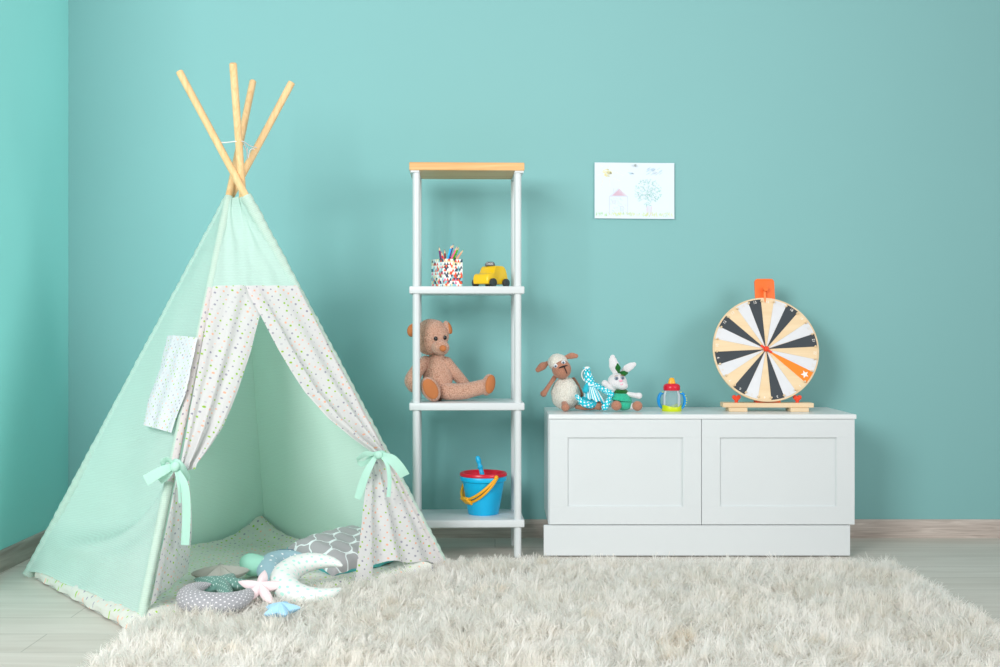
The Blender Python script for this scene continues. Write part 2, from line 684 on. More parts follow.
def f_bl(s, t):
    z = lerp(0.03, ZT, t)
    p = lerp(pole('L', z), pole('B', z) + Vector((-0.004, -0.022, 0)), s)
    e = math.sin(PI * s)
    return p + NBL * (-0.02 * e * math.exp(-((z - 0.3) / 0.3) ** 2) + e * 0.006 * nz3(p, 6))


def f_br(s, t):
    z = lerp(0.03, ZT, t)
    p = lerp(pole('B', z) + Vector((-0.004, -0.022, 0)), pole('R', z), s)
    e = math.sin(PI * s)
    return p + NBR * (-0.03 * e * math.exp(-((z - 0.25) / 0.3) ** 2) + e * 0.008 * nz3(p, 5))


obj('back_panel', MB().grid(f_bl, 30, 50, uvp('L', 'B')), mint_in, tp, angle=180)
obj('back_panel', MB().grid(f_br, 30, 50, uvp('B', 'R')), mint_in, tp, angle=180)

# pole sleeves sewn into the panel edges
for k, z0, nn in (('L', 0.004, NL), ('R', 0.05, NF), ('F', 0.012, NF), ('B', 0.05, NBL)):
    n = 150
    mb = MB()
    rngs = []
    ax = (pole(k, 1) - pole(k, 0)).normalized()
    e1 = ax.cross(Vector((0, 1, 0))).normalized(); e2 = ax.cross(e1)
    vs, uv, fs, mi = [], [], [], []
    seg = 14
    for i in range(n + 1):
        z = lerp(z0, ZT + 0.004, i / n)
        c = pole(k, z)
        for j in range(seg):
            a = 2 * PI * j / seg
            r = {'L': 0.0185, 'R': 0.0185, 'F': 0.0142, 'B': 0.0152}[k] + {'L': 0.0022, 'R': 0.0022, 'F': 0.0008, 'B': 0.0005}[k] * nz3((a * 0.8, z * 38, ord(k)), 1.0) + (0.0012 if k in 'LR' else 0.0004) * math.sin(z * 210 + 2 * math.sin(a))
            vs.append(c + e1 * math.cos(a) * r * 1.08 + e2 * math.sin(a) * r)
            uv.append((a * 0.0185 + 0.3, z))
    for i in range(n):
        zz = lerp(z0, ZT, (i + 0.5) / n)
        for j in range(seg):
            q = (j + 1) % seg
            fs.append((i * seg + j, i * seg + q, (i + 1) * seg + q, (i + 1) * seg + j))
            mid = 2 * PI * (j + 0.5) / seg
            nd = e1 * math.cos(mid) + e2 * math.sin(mid)
            if k == 'F':
                dz = zz < ZS - 0.004 and nd.dot(NL) < 0.80 and zz > 0.40
            elif k == 'R':
                dz = zz < ZS - 0.004 and nd.dot(Vector((0.92, -0.1, 0.35))) < 0.78
            else:
                dz = False
            mi.append(1 if dz else 0)
    mb.add(vs, fs, mi, uv)
    obj('pole_sleeve', mb, [mint, dot_fab], tp, angle=180, label='mint and dotted sleeve' if k in 'FR' else None)

# door curtains
TLY, TRY = 472.0, 457.0
in_l = [(287, 263), (315, 257), (350, 248), (390, 235), (430, 218), (452, 203), (466, 192), (480, 187)]
in_r = [(287, 241), (300, 246), (320, 257), (345, 270), (370, 284), (395, 300), (420, 322), (440, 345), (452, 362), (460, 371)]


def seam_y(px):
    return 287 + (px - 211) * 0.04


def f_cl(s, t):
    y = lerp(287.5, TLY, t)
    xo = 253 - 0.19 * (y - 80) - 2.5
    xi = tab(in_l, y)
    p = ruled('F', 'R', lerp(xo, xi, s), y)
    g = t ** 1.5
    w = (0.004 + 0.014 * g) * math.sin(2 * PI * (2.6 * s + 0.25 * t)) * math.sin(PI * min(1, s * 1.15)) ** 0.6
    roll = 0.012 * math.exp(-((s - 0.9) / 0.08) ** 2)
    return p + NF * (0.013 + 0.010 * min(1, s * 4) + w + roll * t + 0.004 * nz3(p, 12) + 0.012 * g)


def f_cr(s, t):
    y = lerp(288.5, TRY, t)
    xo = 181 + 0.512 * (y - 72) + 1
    xi = tab(in_r, y)
    p = ruled('F', 'R', lerp(xi, xo, s), y)
    g = t ** 1.6
    w = (0.003 + 0.013 * g) * math.sin(2 * PI * (2.2 * s - 0.3 * t)) * math.sin(PI * min(1, (1 - s) * 1.2)) ** 0.6
    fold = 0.014 * math.exp(-((s - 0.16) / 0.10) ** 4) * min(1, t * 4)
    return p + NF * (0.031 + w + fold + 0.004 * nz3(p, 12) + 0.010 * g)


uF = uvp('F', 'R')
mb = MB().grid(f_cl, 48, 60, uF)


def f_cl2(s, t):
    top = at(176 + 11 * s, TLY + 1, 3.735 + 0.05 * s)
    bx, by, bY = lerp(149, 186.5, s), 0, lerp(3.555, 4.03, s)
    bot = at(bx, 600, bY); bot.z = 0.062
    bot.x = (bx - CX) / FL * bY
    tt = t
    p = lerp(top, bot, tt)
    bulge = math.sin(PI * tt) * s * 0.012
    w = 0.016 * math.sin(2 * PI * (2.3 * s) + 0.6) * (0.35 + 0.65 * tt) * math.sin(PI * min(1, 1.3 * s)) ** 0.5
    return p + NF * (0.010 + w) + Vector((bulge, 0, 0)) + NF * 0.004 * nz3(p, 12)


mb.grid(f_cl2, 36, 50, uF)
obj('door_curtain', mb, dot_fab, tp, angle=180, label='dotted curtain tied to the near pole')

mb = MB().grid(f_cr, 48, 60, uF)
bot_r = [(0, 584), (0.2, 582), (0.235, 566), (0.4, 562), (0.7, 563), (0.86, 561), (1, 566)]


def f_cr2(s, t):
    top = ruled('F', 'R', 366 + 15 * s, TRY + 1)
    bx = lerp(347, 440, s)
    b = ruled('F', 'R', bx, tab(bot_r, s))
    tt = t ** 0.92
    p = lerp(top, b, tt)
    w = 0.018 * math.sin(2 * PI * (3.1 * s) - 1.2) * (0.3 + 0.7 * tt) * math.sin(PI * min(1, 1.25 * (1 - s))) ** 0.5
    strip = 0.03 * (1 / (1 + math.exp((s - 0.22) * 60))) * tt
    gather = -0.02 * math.exp(-((s - 0.82) / 0.1) ** 2) * tt ** 4
    return p + NF * (0.02 + w + strip + gather + 0.004 * nz3(p, 14))


mb.grid(f_cr2, 56, 50, uF)
obj('door_curtain', mb, dot_fab, tp, angle=180, label='dotted curtain tied to the far pole')


# pocket on the side panel
def f_pk(s, t):
    l = [(338, 172), (371, 165), (400, 154), (430, 147.5)]
    r = [(338, 203), (370, 197), (394, 191.5), (436, 177)]
    y = lerp(lerp(338, 340, s), lerp(427, 435, s), t)
    p = ruled('L', 'F', lerp(tab(l, y), tab(r, y), s), y)
    z = p.z
    return p + NL * (0.019 + 0.010 * math.sin(PI * s) ** 0.5 * (1 - 0.4 * t) + 0.006 * math.exp(-((s - 0.3 + 0.25 * t) / 0.06) ** 2) * (1 - t) + 0.003 * nz3(p, 25) + 0.004 * math.sin(14 * s) * t)


obj('pocket', MB().grid(f_pk, 30, 40, uvp('L', 'F')), dotted('dotted_pocket_cotton', (222, 224, 228), DOTS, cell=0.018, transl=0.05, bump=0.1), tp, angle=180, label='dotted patch pocket')

# tie bows
YL, YR = 3.70, 4.16


def pxdir(dx, dy, dz=0.0):
    return Vector((dx, dz, -dy)).normalized()


mb = MB()
mb.sweep([at(171, 466, 3.715), at(176, 463, 3.70), at(182, 469, 3.705), at(188, 478, 3.75)], [0.009, 0.013, 0.013, 0.009], 10, 6, True, (0.6, 1.1), flatdir=(0.3, 0, 1))
mb.ball(at(175, 466.5, 3.685), (0.014, 0.011, 0.017), (0, 0.4, 0))
mb.ribbon([at(174, 466, 3.69), at(162, 471, 3.67), at(145.5, 480.5, 3.67)], [0.016, 0.03, 0.034], [pxdir(0.35, 1), pxdir(0.4, 1), pxdir(0.5, 1)])
mb.ribbon([at(174, 464, 3.69), at(167, 459.5, 3.68), at(162.5, 463.5, 3.68), at(163.5, 469, 3.70)], [0.014, 0.022, 0.022, 0.016], [pxdir(-0.5, 1, 0.5), pxdir(-0.2, 1, 0.9), pxdir(0.6, 1, 0.9), pxdir(0.5, 1, .4)])
mb.ribbon([at(173, 469, 3.69), at(166, 475, 3.69), at(159, 480, 3.70)], [0.014, 0.03, 0.03], [pxdir(0.6, 1), pxdir(0.7, 1, .3), pxdir(0.7, 1, .2)])
mb.ribbon([at(178, 471, 3.69), at(184.5, 486, 3.69), at(186.5, 512, 3.70), at(185, 545, 3.71)], [0.016, 0.025, 0.026, 0.026], [pxdir(1, -0.35), pxdir(1, -0.15), pxdir(1, 0), pxdir(1, 0.03)])
mb.ribbon([at(176.5, 472, 3.69), at(179, 487, 3.685), at(180, 503, 3.69)], [0.012, 0.010, 0.009], [pxdir(1, -.2, 0.9), pxdir(1, 0, 1.0), pxdir(1, 0, 1)])
obj('curtain_tie', mb, mint_rib, tp, angle=60)
mb = MB()
mb.sweep([at(367, 461, 4.20), at(374, 456, 4.16), at(382, 454, 4.17), at(387, 456, 4.22)], [0.008, 0.012, 0.012, 0.008], 10, 6, True, (0.6, 1.1), flatdir=(0, 0, 1))
mb.ball(at(378.5, 455, 4.145), (0.015, 0.011, 0.014))
mb.ribbon([at(376, 456, 4.15), at(368, 470, 4.13), at(362, 485, 4.13), at(357.5, 499, 4.13)], [0.014, 0.024, 0.026, 0.022], [pxdir(1, 0.4), pxdir(1, 0.35), pxdir(1, 0.3), pxdir(1, 0.4)])
mb.ribbon([at(376, 454, 4.15), at(366, 454, 4.13), at(357, 460, 4.14), at(362, 464, 4.15), at(374, 458, 4.15)], [0.012, 0.02, 0.018, 0.02, 0.012], [pxdir(0.2, 1, .3), pxdir(0.2, 1, .5), pxdir(0.1, 1, .9), pxdir(0, 1, .3), pxdir(0, 1, .3)])
mb.ribbon([at(381, 454, 4.15), at(391, 459, 4.13), at(399, 467, 4.13), at(405, 476, 4.14)], [0.014, 0.034, 0.036, 0.034], [pxdir(-0.6, 1), pxdir(-0.75, 1), pxdir(-0.9, 1), pxdir(-1, .5)])
mb.ribbon([at(381, 456, 4.15), at(387, 464, 4.13), at(389.5, 480, 4.13), at(388.5, 497, 4.13)], [0.012, 0.014, 0.014, 0.014], [pxdir(1, -.4, .4), pxdir(1, -.1, .4), pxdir(1, 0, .4), pxdir(1, 0, .4)])
obj('curtain_tie', mb, mint_rib, tp, angle=60)

# cord laced through the poles
white_cord = plain('white_cord', (238, 236, 232), 0.8)
mb = MB()
cR, cL = pole('R', 1.523), pole('L', 1.515)
mb.sweep([cR + Vector((0.0, 0.012, 0)), at(226, 142.5, 4.16), at(235, 141.5, 4.13), at(243, 141.5, 4.14), at(250, 146, 4.21), cL + Vector((0.002, -0.013, 0))], 0.0021, 8, 6)
mb.sweep([at(243, 142, 4.15), at(246.5, 150, 4.19), at(248, 158, 4.22), at(250, 150, 4.225), at(254, 149, 4.235)], 0.0018, 8, 6)
mb.sweep([at(247.5, 148, 4.20), at(247, 159, 4.22)], 0.0018, 8, 4)
obj('lacing_cord', mb, white_cord, tp)

# ------------------------------------------------------------------ dotted floor mat in the teepee
QL, QF, QR, QB = Vector((-1.612, 4.225, 0)), Vector((-1.062, 3.50, 0)), Vector((-0.215, 4.20, 0)), Vector((-0.93, 4.80, 0))


def mat_xy(u, v):
    return lerp(lerp(QF, QR, u), lerp(QL, QB, u), v)       # u: F->R side, v: front -> back


SF, SL = (QR - QF).length, (QL - QF).length


def mat_top(x, y, d):
    h = 0.015 + 0.03 * min(1, max(0, d) / 0.03) ** 0.5
    p = Vector((x, y, 0))
    db = (p - QB).length
    h += 0.055 * math.exp(-(db / 0.13) ** 2)
    dl = abs((p - QL).cross((QB - QL).normalized()).z)
    dr = abs((p - QR).cross((QB - QR).normalized()).z)
    h += 0.018 * math.exp(-(dl / 0.06) ** 2) + 0.03 * math.exp(-(dr / 0.07) ** 2)
    h += 0.006 * nz3((x, y, 0), 7) + 0.0025 * math.sin(x * 75) * math.sin(y * 75)
    return h


def f_mat(u, v):
    m = 0.0
    p = mat_xy(u, v)
    d = min(u, 1 - u) * SF
    d = min(d, min(v, 1 - v) * SL)
    base = 0.004 if p.x < -1.0 else 0.014
    # scalloped edge
    w = 0.004 * math.sin(40 * u) * (1 if v in (0.0, 1.0) else 0) + 0.004 * math.sin(38 * v) * (1 if u == 0.0 else 0)
    return Vector((p.x + w * -0.6, p.y - w, (base + 0.002 if d <= 0 else mat_top(p.x, p.y, d))))


def ss(x):        # denser towards both ends
    return 0.5 - 0.5 * math.cos(PI * x)


mb = MB().grid(lambda a, c: f_mat(ss(a), ss(c)), 110, 90, lambda p: (p[0], p[1]))
mb.grid(lambda a, c: Vector((mat_xy(a, c).x, mat_xy(a, c).y, 0.0035 if mat_xy(a, c).x < -1.0 else 0.0135)), 20, 20, lambda p: (p[0], p[1]))
o = obj('play_mat', mb, dot_mat, None, loc=(-0.92, 4.2, 0), angle=180)
tag(o, 'padded dotted mat covering the floor inside the teepee', 'mat')

# ------------------------------------------------------------------ cushions on the mat
MATZ = 0.05


def gp(px, py, z=MATZ):
    Y = (EYE - z) * FL / (py - CY)
    return Vector(((px - CX) / FL * Y, Y, z))


def star_mb(c, R, tilt=(0, 0, 0), n=5, inner=0.45, H=0.04, rot=0.0, sharp=1.4):
    M = Matrix.Translation(c) @ Euler(tilt).to_matrix().to_4x4()
    seg, rings = n * 16, 12
    vs, uv = [], []
    for sgn in (1, -1):
        for k in range(rings + 1):
            rho = k / rings
            for i in range(seg):
                a = 2 * PI * i / seg
                ph = (a * n / (2 * PI)) % 1
                q = abs(ph - 0.5) * 2               # 1 on an arm, 0 between arms
                rr = R * (inner + (1 - inner) * q ** sharp)
                th = H * (1 - rho ** 2.2) ** 0.55 * (1 - 0.45 * rho)
                a2 = a + rot
                vs.append(M @ Vector((rr * rho * math.cos(a2), rr * rho * math.sin(a2), sgn * th)))
                uv.append((rr * rho * math.cos(a2), rr * rho * math.sin(a2)))
    fs = []
    for s in range(2):
        o = s * (rings + 1) * seg
        for k in range(rings):
            for i in range(seg):
                j = (i + 1) % seg
                fs.append((o + k * seg + i, o + k * seg + j, o + (k + 1) * seg + j, o + (k + 1) * seg + i))
    return MB().add(vs, fs, 0, uv)


def moon_mb(c, R, a0, a1, rmax, tilt=(0, 0, 0), flat=0.75, wr=0.0, sy=1.0):
    """crescent cushion: an arc from angle a0 to a1 (degrees), fat in the middle"""
    M = Matrix.Translation(c) @ Euler(tilt).to_matrix().to_4x4()
    n = 26
    pts, rad = [], []
    for i in range(n + 1):
        t = i / n
        a = math.radians(lerp(a0, a1, t))
        q = math.sin(PI * t)
        pts.append(M @ Vector((R * math.cos(a), R * math.sin(a) * sy, 0)))
        rad.append(0.006 + (rmax - 0.006) * q ** 0.75 + wr * math.sin(i * 2.4) * q)
    up = (M.to_3x3() @ Vector((0, 0, 1)))
    return MB().sweep(pts, rad, 18, 3, True, (1, flat), flatdir=up)


grey_hex = hexed('grey_hexagon_cotton', (232, 232, 234), (160, 162, 166), 0.0125)
green_tri = hexed('green_print_cotton', (186, 212, 204), (104, 146, 136), 0.011)
grey_fab = plain('taupe_cotton', (176, 180, 170), 0.9, 0.06, 60, 0.3, 400)
mint_fab = plain('mint_cotton', (156, 216, 194), 0.9, 0.04, 30, 0.2, 300)
blue_grey = dotted('blue_grey_cotton', (150, 184, 194), [(236, 240, 240)], cell=0.035, r=0.13, transl=0, rnd=0.7)
pink_fab = plain('pale_pink_cotton', (242, 224, 226), 0.9, 0.04, 30, 0.2, 300)
white_dot = dotted('white_aqua_spot_cotton', (222, 228, 224), [(166, 224, 208), (176, 228, 214)], cell=0.026, r=0.2, transl=0, rnd=0.35)
sky_fab = plain('sky_blue_cotton', (166, 212, 238), 0.9, 0.05, 40, 0.3, 200)
trel = trellis('grey_trellis_cotton', (172, 173, 175), (232, 242, 242), 0.1)
aqua_fab = plain('aqua_cotton', (96, 202, 204), 0.9, 0.04, 30, 0.2, 300)
navy_fab = plain('slate_blue_cotton', (86, 124, 146), 0.9, 0.04, 30, 0.2, 300)

G = 'shaped cushions strewn on the mat inside the teepee'
UP = Vector((0, 0, 1))
o = obj('moon_cushion', moon_mb(gp(219, 602) + UP * 0.026, 0.088, 122, 380, 0.044, (0.16, 0, 0), 0.8), grey_hex, None, loc=gp(216, 600))
tag(o, 'grey patterned crescent cushion curled around the green star, nearest the near curtain', 'cushion', G)
o = obj('star_cushion', star_mb(gp(219, 595) + Vector((0, 0.03, 0.024)), 0.112, (0.1, 0.02, 0), 5, 0.38, 0.03, 0.15), green_tri, None, loc=gp(215, 588))
tag(o, 'dark green patterned star cushion lying partly under the grey crescent', 'cushion', G)
o = obj('star_cushion', star_mb(gp(218, 584) + Vector((0, 0.03, 0.022)), 0.10, (0.16, 0.0, 0), 5, 0.42, 0.035, 0.5), grey_fab, None, loc=gp(216, 574))
tag(o, 'plain taupe star cushion lying behind the dark green star', 'cushion', G)
mb = MB().ball(gp(252, 578) + Vector((0, 0.04, 0.034)), (0.054, 0.046, 0.04), (0, 0.12, 0.2), lump=0.014, lscale=16)
o = obj('round_cushion', mb, mint_fab, None, loc=gp(254, 576))
tag(o, 'plump plain mint green cushion beside the blue grey crescent', 'cushion', G)
mb = moon_mb(gp(291, 580) + Vector((0, 0.07, 0.03)), 0.085, 75, 290, 0.043, (0.22, 0, 0), 0.85)
o = obj('moon_cushion', mb, blue_grey, None, loc=gp(288, 573))
tag(o, 'blue grey crescent cushion with white specks behind the white crescent', 'cushion', G)
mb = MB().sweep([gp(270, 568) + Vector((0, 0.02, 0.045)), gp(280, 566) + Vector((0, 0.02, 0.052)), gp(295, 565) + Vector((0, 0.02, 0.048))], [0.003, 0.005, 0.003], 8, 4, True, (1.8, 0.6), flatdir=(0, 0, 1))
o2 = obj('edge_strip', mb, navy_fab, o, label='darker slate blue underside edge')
mb = star_mb(gp(260, 600) + Vector((0, 0.01, 0.034)), 0.078, (0.58, 0.05, 0.0), 5, 0.30, 0.025, PI / 2 + 0.02, 1.15)
o = obj('star_cushion', mb, pink_fab, None, loc=gp(260, 596))
tag(o, 'pale pink five pointed star cushion propped between the grey and white crescents', 'cushion', G)
mb = moon_mb(gp(315, 595) + Vector((0, 0.03, 0.046)), 0.102, 48, 322, 0.044, (0.38, 0.0, 0), 0.85, 0.0008, 0.95)
o = obj('moon_cushion', mb, white_dot, None, loc=gp(309, 588))
tag(o, 'white crescent cushion with aqua spots in front of the grey trellis pillow', 'cushion', G)
mb = star_mb(gp(281, 615) + UP * 0.016, 0.057, (0.1, -0.05, 0), 5, 0.5, 0.022, 0.1)
o = obj('star_cushion', mb, sky_fab, None, loc=gp(281, 612))
tag(o, 'small sky blue cushion at the mat edge in the rug pile', 'cushion', G)

# square pillow: grey trellis above, aqua below
pc = Vector((-0.53, 4.25, 0.092))
MP = Matrix.Translation(pc) @ Euler((0.22, 0.04, 0)).to_matrix().to_4x4() @ Euler((0, 0, 0.72)).to_matrix().to_4x4()


def pil(sgn):
    def f(u, v):
        x, y = 2 * u - 1, 2 * v - 1
        k = (1 - x ** 4) * (1 - y ** 4)
        pin = 1 - 0.10 * (1 - abs(x * y)) * (max(abs(x), abs(y)) ** 3)
        return MP @ Vector((x * 0.148 * pin, y * 0.148 * pin, (0.052 if sgn > 0 else -0.045) * max(0, k) ** 0.55 + 0.002 * math.sin(17 * x + 3 * y)))
    return f


pr = thing('square_pillow', 'grey trellis patterned pillow with aqua back lying behind the far curtain', 'cushion', gp(343, 570), G)
IM = MP.inverted()
obj('pillow_front', MB().grid(pil(1), 40, 40, lambda p: tuple((IM @ Vector(p))[:2])), trel, pr, angle=180, label='grey trellis printed face')
obj('pillow_back', MB().grid(pil(-1.0), 30, 30), aqua_fab, pr, angle=180, label='plain aqua back')

# ------------------------------------------------------------------ shag rug
RX0, RX1, RY0, RY1 = -1.03, 1.43, 2.3, 4.335
rug = thing('shag_rug', 'large cream shaggy rug covering the floor in front of the cabinet', 'rug', (0.2, 3.3, 0))
rb = MB().box(((RX0 + RX1) / 2, (RY0 + RY1) / 2, 0.006), (RX1 - RX0, RY1 - RY0, 0.011), 0.004)
cream = plain('rug_backing', (236, 229, 216), 0.95, 0.05, 40)
obj('rug_backing', rb, cream, rug)


def pile_material():
    t = NT('cream_pile')
    v = t.coord()
    n = t.noise(v, 5, 3)
    n2 = t.noise(v, 90, 2)
    col = t.ramp(n, [(0.3, lin((250, 246, 238))), (0.6, lin((253, 252, 248))), (0.76, lin((246, 237, 222)))])
    col = t.mix(t.math('MULTIPLY', n2, 0.35), col, lin((252, 251, 247)))
    return t.surf(col, 0.6, 0.25, None, 0.55, 0.2)


def inside_mat(x, y, m):
    ok = np.ones(x.shape, bool)
    q = [QF, QR, QB, QL]
    for a, c in zip(q, q[1:] + q[:1]):
        ex, ey = c.x - a.x, c.y - a.y
        L = math.hypot(ex, ey)
        ok &= ((ex * (y - a.y) - ey * (x - a.x)) / L) > m
    return ok


step = 0.0165
gx, gy = np.meshgrid(np.arange(RX0 + 0.006, RX1, step), np.arange(RY0 + 0.01, RY1, step))
gx, gy = gx.ravel(), gy.ravel()
gx = gx + rng.uniform(-.6, .6, gx.size) * step
gy = gy + rng.uniform(-.6, .6, gy.size) * step
keep = ~inside_mat(gx, gy, -0.022)
gx, gy = gx[keep], gy[keep]
# each tuft leans its own way, with only a loose common lay
ang = np.array([noise.noise((x * 4, y * 4, 0)) * 3.5 for x, y in zip(gx, gy)]) - 0.9
ang = ang + rng.normal(0, 1.25, gx.size)
lean = np.clip(rng.normal(1.12, 0.28, gx.size) + np.array([0.3 * noise.noise((x * 5, y * 5, 9)) for x, y in zip(gx, gy)]), 0.05, 1.42)
ln = rng.uniform(0.05, 0.08, gx.size)
edge = np.minimum(np.minimum(gx - RX0, RX1 - gx), np.minimum(RY1 - gy, 9))
ln = ln * np.clip(0.6 + edge / 0.1, 0.6, 1)
S = 21
n = gx.size * S
tx = np.repeat(gx, S) + rng.normal(0, 0.0044, n)
ty = np.repeat(gy, S) + rng.normal(0, 0.0044, n)
ta = np.repeat(ang, S) + rng.normal(0, 0.42, n)
tl = np.clip(np.repeat(lean, S) + rng.normal(0, 0.25, n), 0.02, 1.45)
tn = np.repeat(ln, S) * rng.uniform(0.7, 1.1, n)
K = 4
V = np.zeros((n, K + 1, 2, 3), np.float32)
px, py, pz = tx.copy(), ty.copy(), np.full(n, 0.009)
wa = ta + PI / 2 + rng.normal(0, 0.35, n)
wob = np.repeat(rng.normal(0, 0.75, (gx.size, K + 1)), S, axis=0) + rng.normal(0, 0.5, (n, K + 1))
for k in range(K + 1):
    f = k / K
    w = 0.0016 * (1 - 0.62 * f ** 2)
    V[:, k, 0] = np.stack([px - np.cos(wa) * w, py - np.sin(wa) * w, pz], 1)
    V[:, k, 1] = np.stack([px + np.cos(wa) * w, py + np.sin(wa) * w, pz], 1)
    th = tl * (0.35 + 1.15 * f)
    d = tn / K
    aa = ta + wob[:, k] * f
    px = px + d * np.sin(th) * np.cos(aa)
    py = py + d * np.sin(th) * np.sin(aa)
    pz = np.maximum(pz + d * np.cos(th), 0.012)
vv = V.reshape(-1, 3)
base = (np.arange(n) * (K + 1) * 2)[:, None, None]
q = np.arange(K)[None, :, None] * 2 + np.array([0, 1, 3, 2])[None, None, :]
F = (base + q).reshape(-1)
me = bpy.data.meshes.new('pile')
me.vertices.add(len(vv)); me.vertices.foreach_set('co', (vv - np.array([0.2, 3.3, 0], np.float32)).ravel())
nf = n * K
me.loops.add(nf * 4); me.loops.foreach_set('vertex_index', F.astype(np.int32))
me.polygons.add(nf); me.polygons.foreach_set('loop_start', np.arange(nf, dtype=np.int32) * 4)
me.polygons.foreach_set('use_smooth', np.ones(nf, bool))
me.update(calc_edges=True)
me.materials.append(pile_material())
po = bpy.data.objects.new('pile', me); C.objects.link(po); po.parent = rug; po['kind'] = 'stuff'

# ------------------------------------------------------------------ shelf unit
white_l = plain('white_lacquer', (212, 219, 220), 0.35, 0.015, 8, spec=0.5)
bamboo = wood('bamboo', (220, 166, 106), (240, 198, 142), axis=0, scale=40, rough=0.4)
SY0, SDEP, SXC, SW = 4.597, 0.283, -0.107, 0.44
su = thing('shelf_unit', 'slim white open shelf with round posts and bamboo top beside the cabinet', 'shelf', (SXC, SY0, 0), rz=math.radians(2.0))
mb = MB().box((0, SDEP / 2, 1.495), (SW, SDEP, 0.031), 0.004)
obj('top_board', mb, bamboo, su, world=False, angle=15, label='bamboo top board')
for sx in (-0.1985, 0.1995):
    obj('top_bracket', MB().box((sx, SDEP / 2, 1.4755), (0.034, SDEP - 0.006, 0.009), 0.002), white_l, su, world=False, angle=15)
ZS2, ZS3, ZS4 = 1.038, 0.593, 0.1455
for z in (ZS2, ZS3, ZS4):
    obj('shelf_board', MB().box((0, SDEP / 2, z - 0.0145), (SW, SDEP, 0.029), 0.005, seg=3), white_l, su, world=False, angle=15)
for sx in (-0.1935, 0.1945):
    for sy in (0.02, SDEP - 0.02):
        mb = MB().lathe([(0.0, 0.0), (0.012, 0.0), (0.013, 0.004), (0.0142, 0.005), (0.0142, 1.477), (0, 1.477)], 24, Matrix.Translation((sx, sy, 0)))
        obj('post', mb, white_l, su, world=False)

# ------------------------------------------------------------------ cabinet
CYF, CT = 4.627, 0.547
x0, x1 = 0.205, 1.381
cab = thing('low_cabinet', 'low white two-door cabinet with framed panels under the child\'s drawing', 'cabinet', ((x0 + x1) / 2, CYF + 0.2, 0))
white_c = plain('white_foil', (216, 223, 224), 0.38, 0.015, 6, spec=0.45)
white_t = plain('white_worktop', (228, 234, 234), 0.3, 0.015, 6, spec=0.5)
mb = MB().box(((x0 + x1) / 2, CYF + 0.0205 + 0.195, 0.325), (x1 - x0, 0.39, 0.406), 0.002)
obj('carcass', mb, white_c, cab, angle=15)
obj('top', MB().box(((x0 + 0.001 + x1 + 0.005) / 2, CYF + 0.206, CT - 0.009), (x1 - x0 + 0.006, 0.414, 0.018), 0.0025), white_t, cab, angle=15)
obj('plinth', MB().box(((0.187 + 1.364) / 2, CYF + 0.013, 0.0625), (1.177, 0.020, 0.117), 0.002).box(((0.187 + 1.364) / 2, CYF + 0.2, 0.0625), (1.06, 0.36, 0.116), 0.001), white_c, cab, angle=15)
for fx in (0.24, 0.775, 1.31):
    for fy in (0.03, 0.33):
        obj('foot', MB().lathe([(0.0, 0.0), (0.018, 0.0), (0.018, 0.006), (0, 0.006)], 16, Matrix.Translation((fx, CYF + fy, 0))), plain('dark_plastic', (60, 60, 60)), cab, label='small dark foot')


def door(xa, xb, za, zb, y):
    w, h, fr, th, rec = xb - xa, zb - za, 0.07, 0.019, 0.008
    mb = MB()
    mb.box((xa + fr / 2, y + th / 2, (za + zb) / 2), (fr, th, h - 2 * fr + 0.001), 0.0008)
    mb.box((xb - fr / 2, y + th / 2, (za + zb) / 2), (fr, th, h - 2 * fr + 0.001), 0.0008)
    mb.box(((xa + xb) / 2, y + th / 2, za + fr / 2), (w, th, fr), 0.0012)
    mb.box(((xa + xb) / 2, y + th / 2, zb - fr / 2), (w, th, fr), 0.0012)
    d = obj('door', mb, white_c, cab, angle=15)
    pm = MB().box(((xa + xb) / 2, y + rec + 0.004, (za + zb) / 2), (w - 2 * fr + 0.004, 0.008, h - 2 * fr + 0.004))
    # chamfered moulding round the panel
    for (ax, az, bx, bz) in ((xa + fr, za + fr, xb - fr, za + fr), (xa + fr, zb - fr, xb - fr, zb - fr), (xa + fr, za + fr, xa + fr, zb - fr), (xb - fr, za + fr, xb - fr, zb - fr)):
        pm.box(((ax + bx) / 2, y + rec - 0.0005, (az + bz) / 2), (abs(bx - ax) + 0.006, 0.005, abs(bz - az) + 0.006), 0.0015)
    obj('door_panel', pm, white_c, d, angle=15)


zt, zb_ = 0.5278, EYE - (524.6 - CY) / FL * CYF
door(x0 + 0.004, (701.3 - CX) / FL * CYF, zb_, zt, CYF)
door((701.8 - CX) / FL * CYF, x1 - 0.001, zb_, zt, CYF)

# ------------------------------------------------------------------ drawing on the wall
dY = WY - 0.006
pw, ph = 0.3335, 0.2345
pcn = at(634.4, 190.4, dY)
pap = thing('child_drawing', 'white sheet of paper with crayon house, tree and sun pinned to the wall', 'drawing', pcn)
paper = plain('white_paper', (228, 240, 248), 0.8, 0.01, 12)


def f_pap(u, v):
    x, z = (u - 0.5) * pw, (v - 0.5) * ph
    e = max(abs(2 * u - 1), abs(2 * v - 1))
    lift = 0.010 * max(0, u - 0.8) ** 1.5 * 4 + 0.006 * max(0, 0.25 - v) * 2 + 0.0015 * max(0, 0.15 - u)
    return Vector((x, -lift, z - 0.003 * u))


mb = MB().grid(f_pap, 20, 16)
mb.grid(lambda u, v: f_pap(u, v) + Vector((0, 0.0012, 0)), 20, 16)
obj('paper', mb, paper, pap, world=False, angle=180)
crayon = {k: plain('crayon_' + k, c, 0.9, 0.15, 400) for k, c in dict(yellow=(242, 232, 168), orange=(244, 226, 200), blue=(196, 226, 246), violet=(206, 214, 242), red=(226, 176, 196), teal=(140, 214, 204), green=(190, 232, 176), lime=(226, 236, 170), brown=(228, 214, 226)).items()}
ck = list(crayon)
mb = MB()


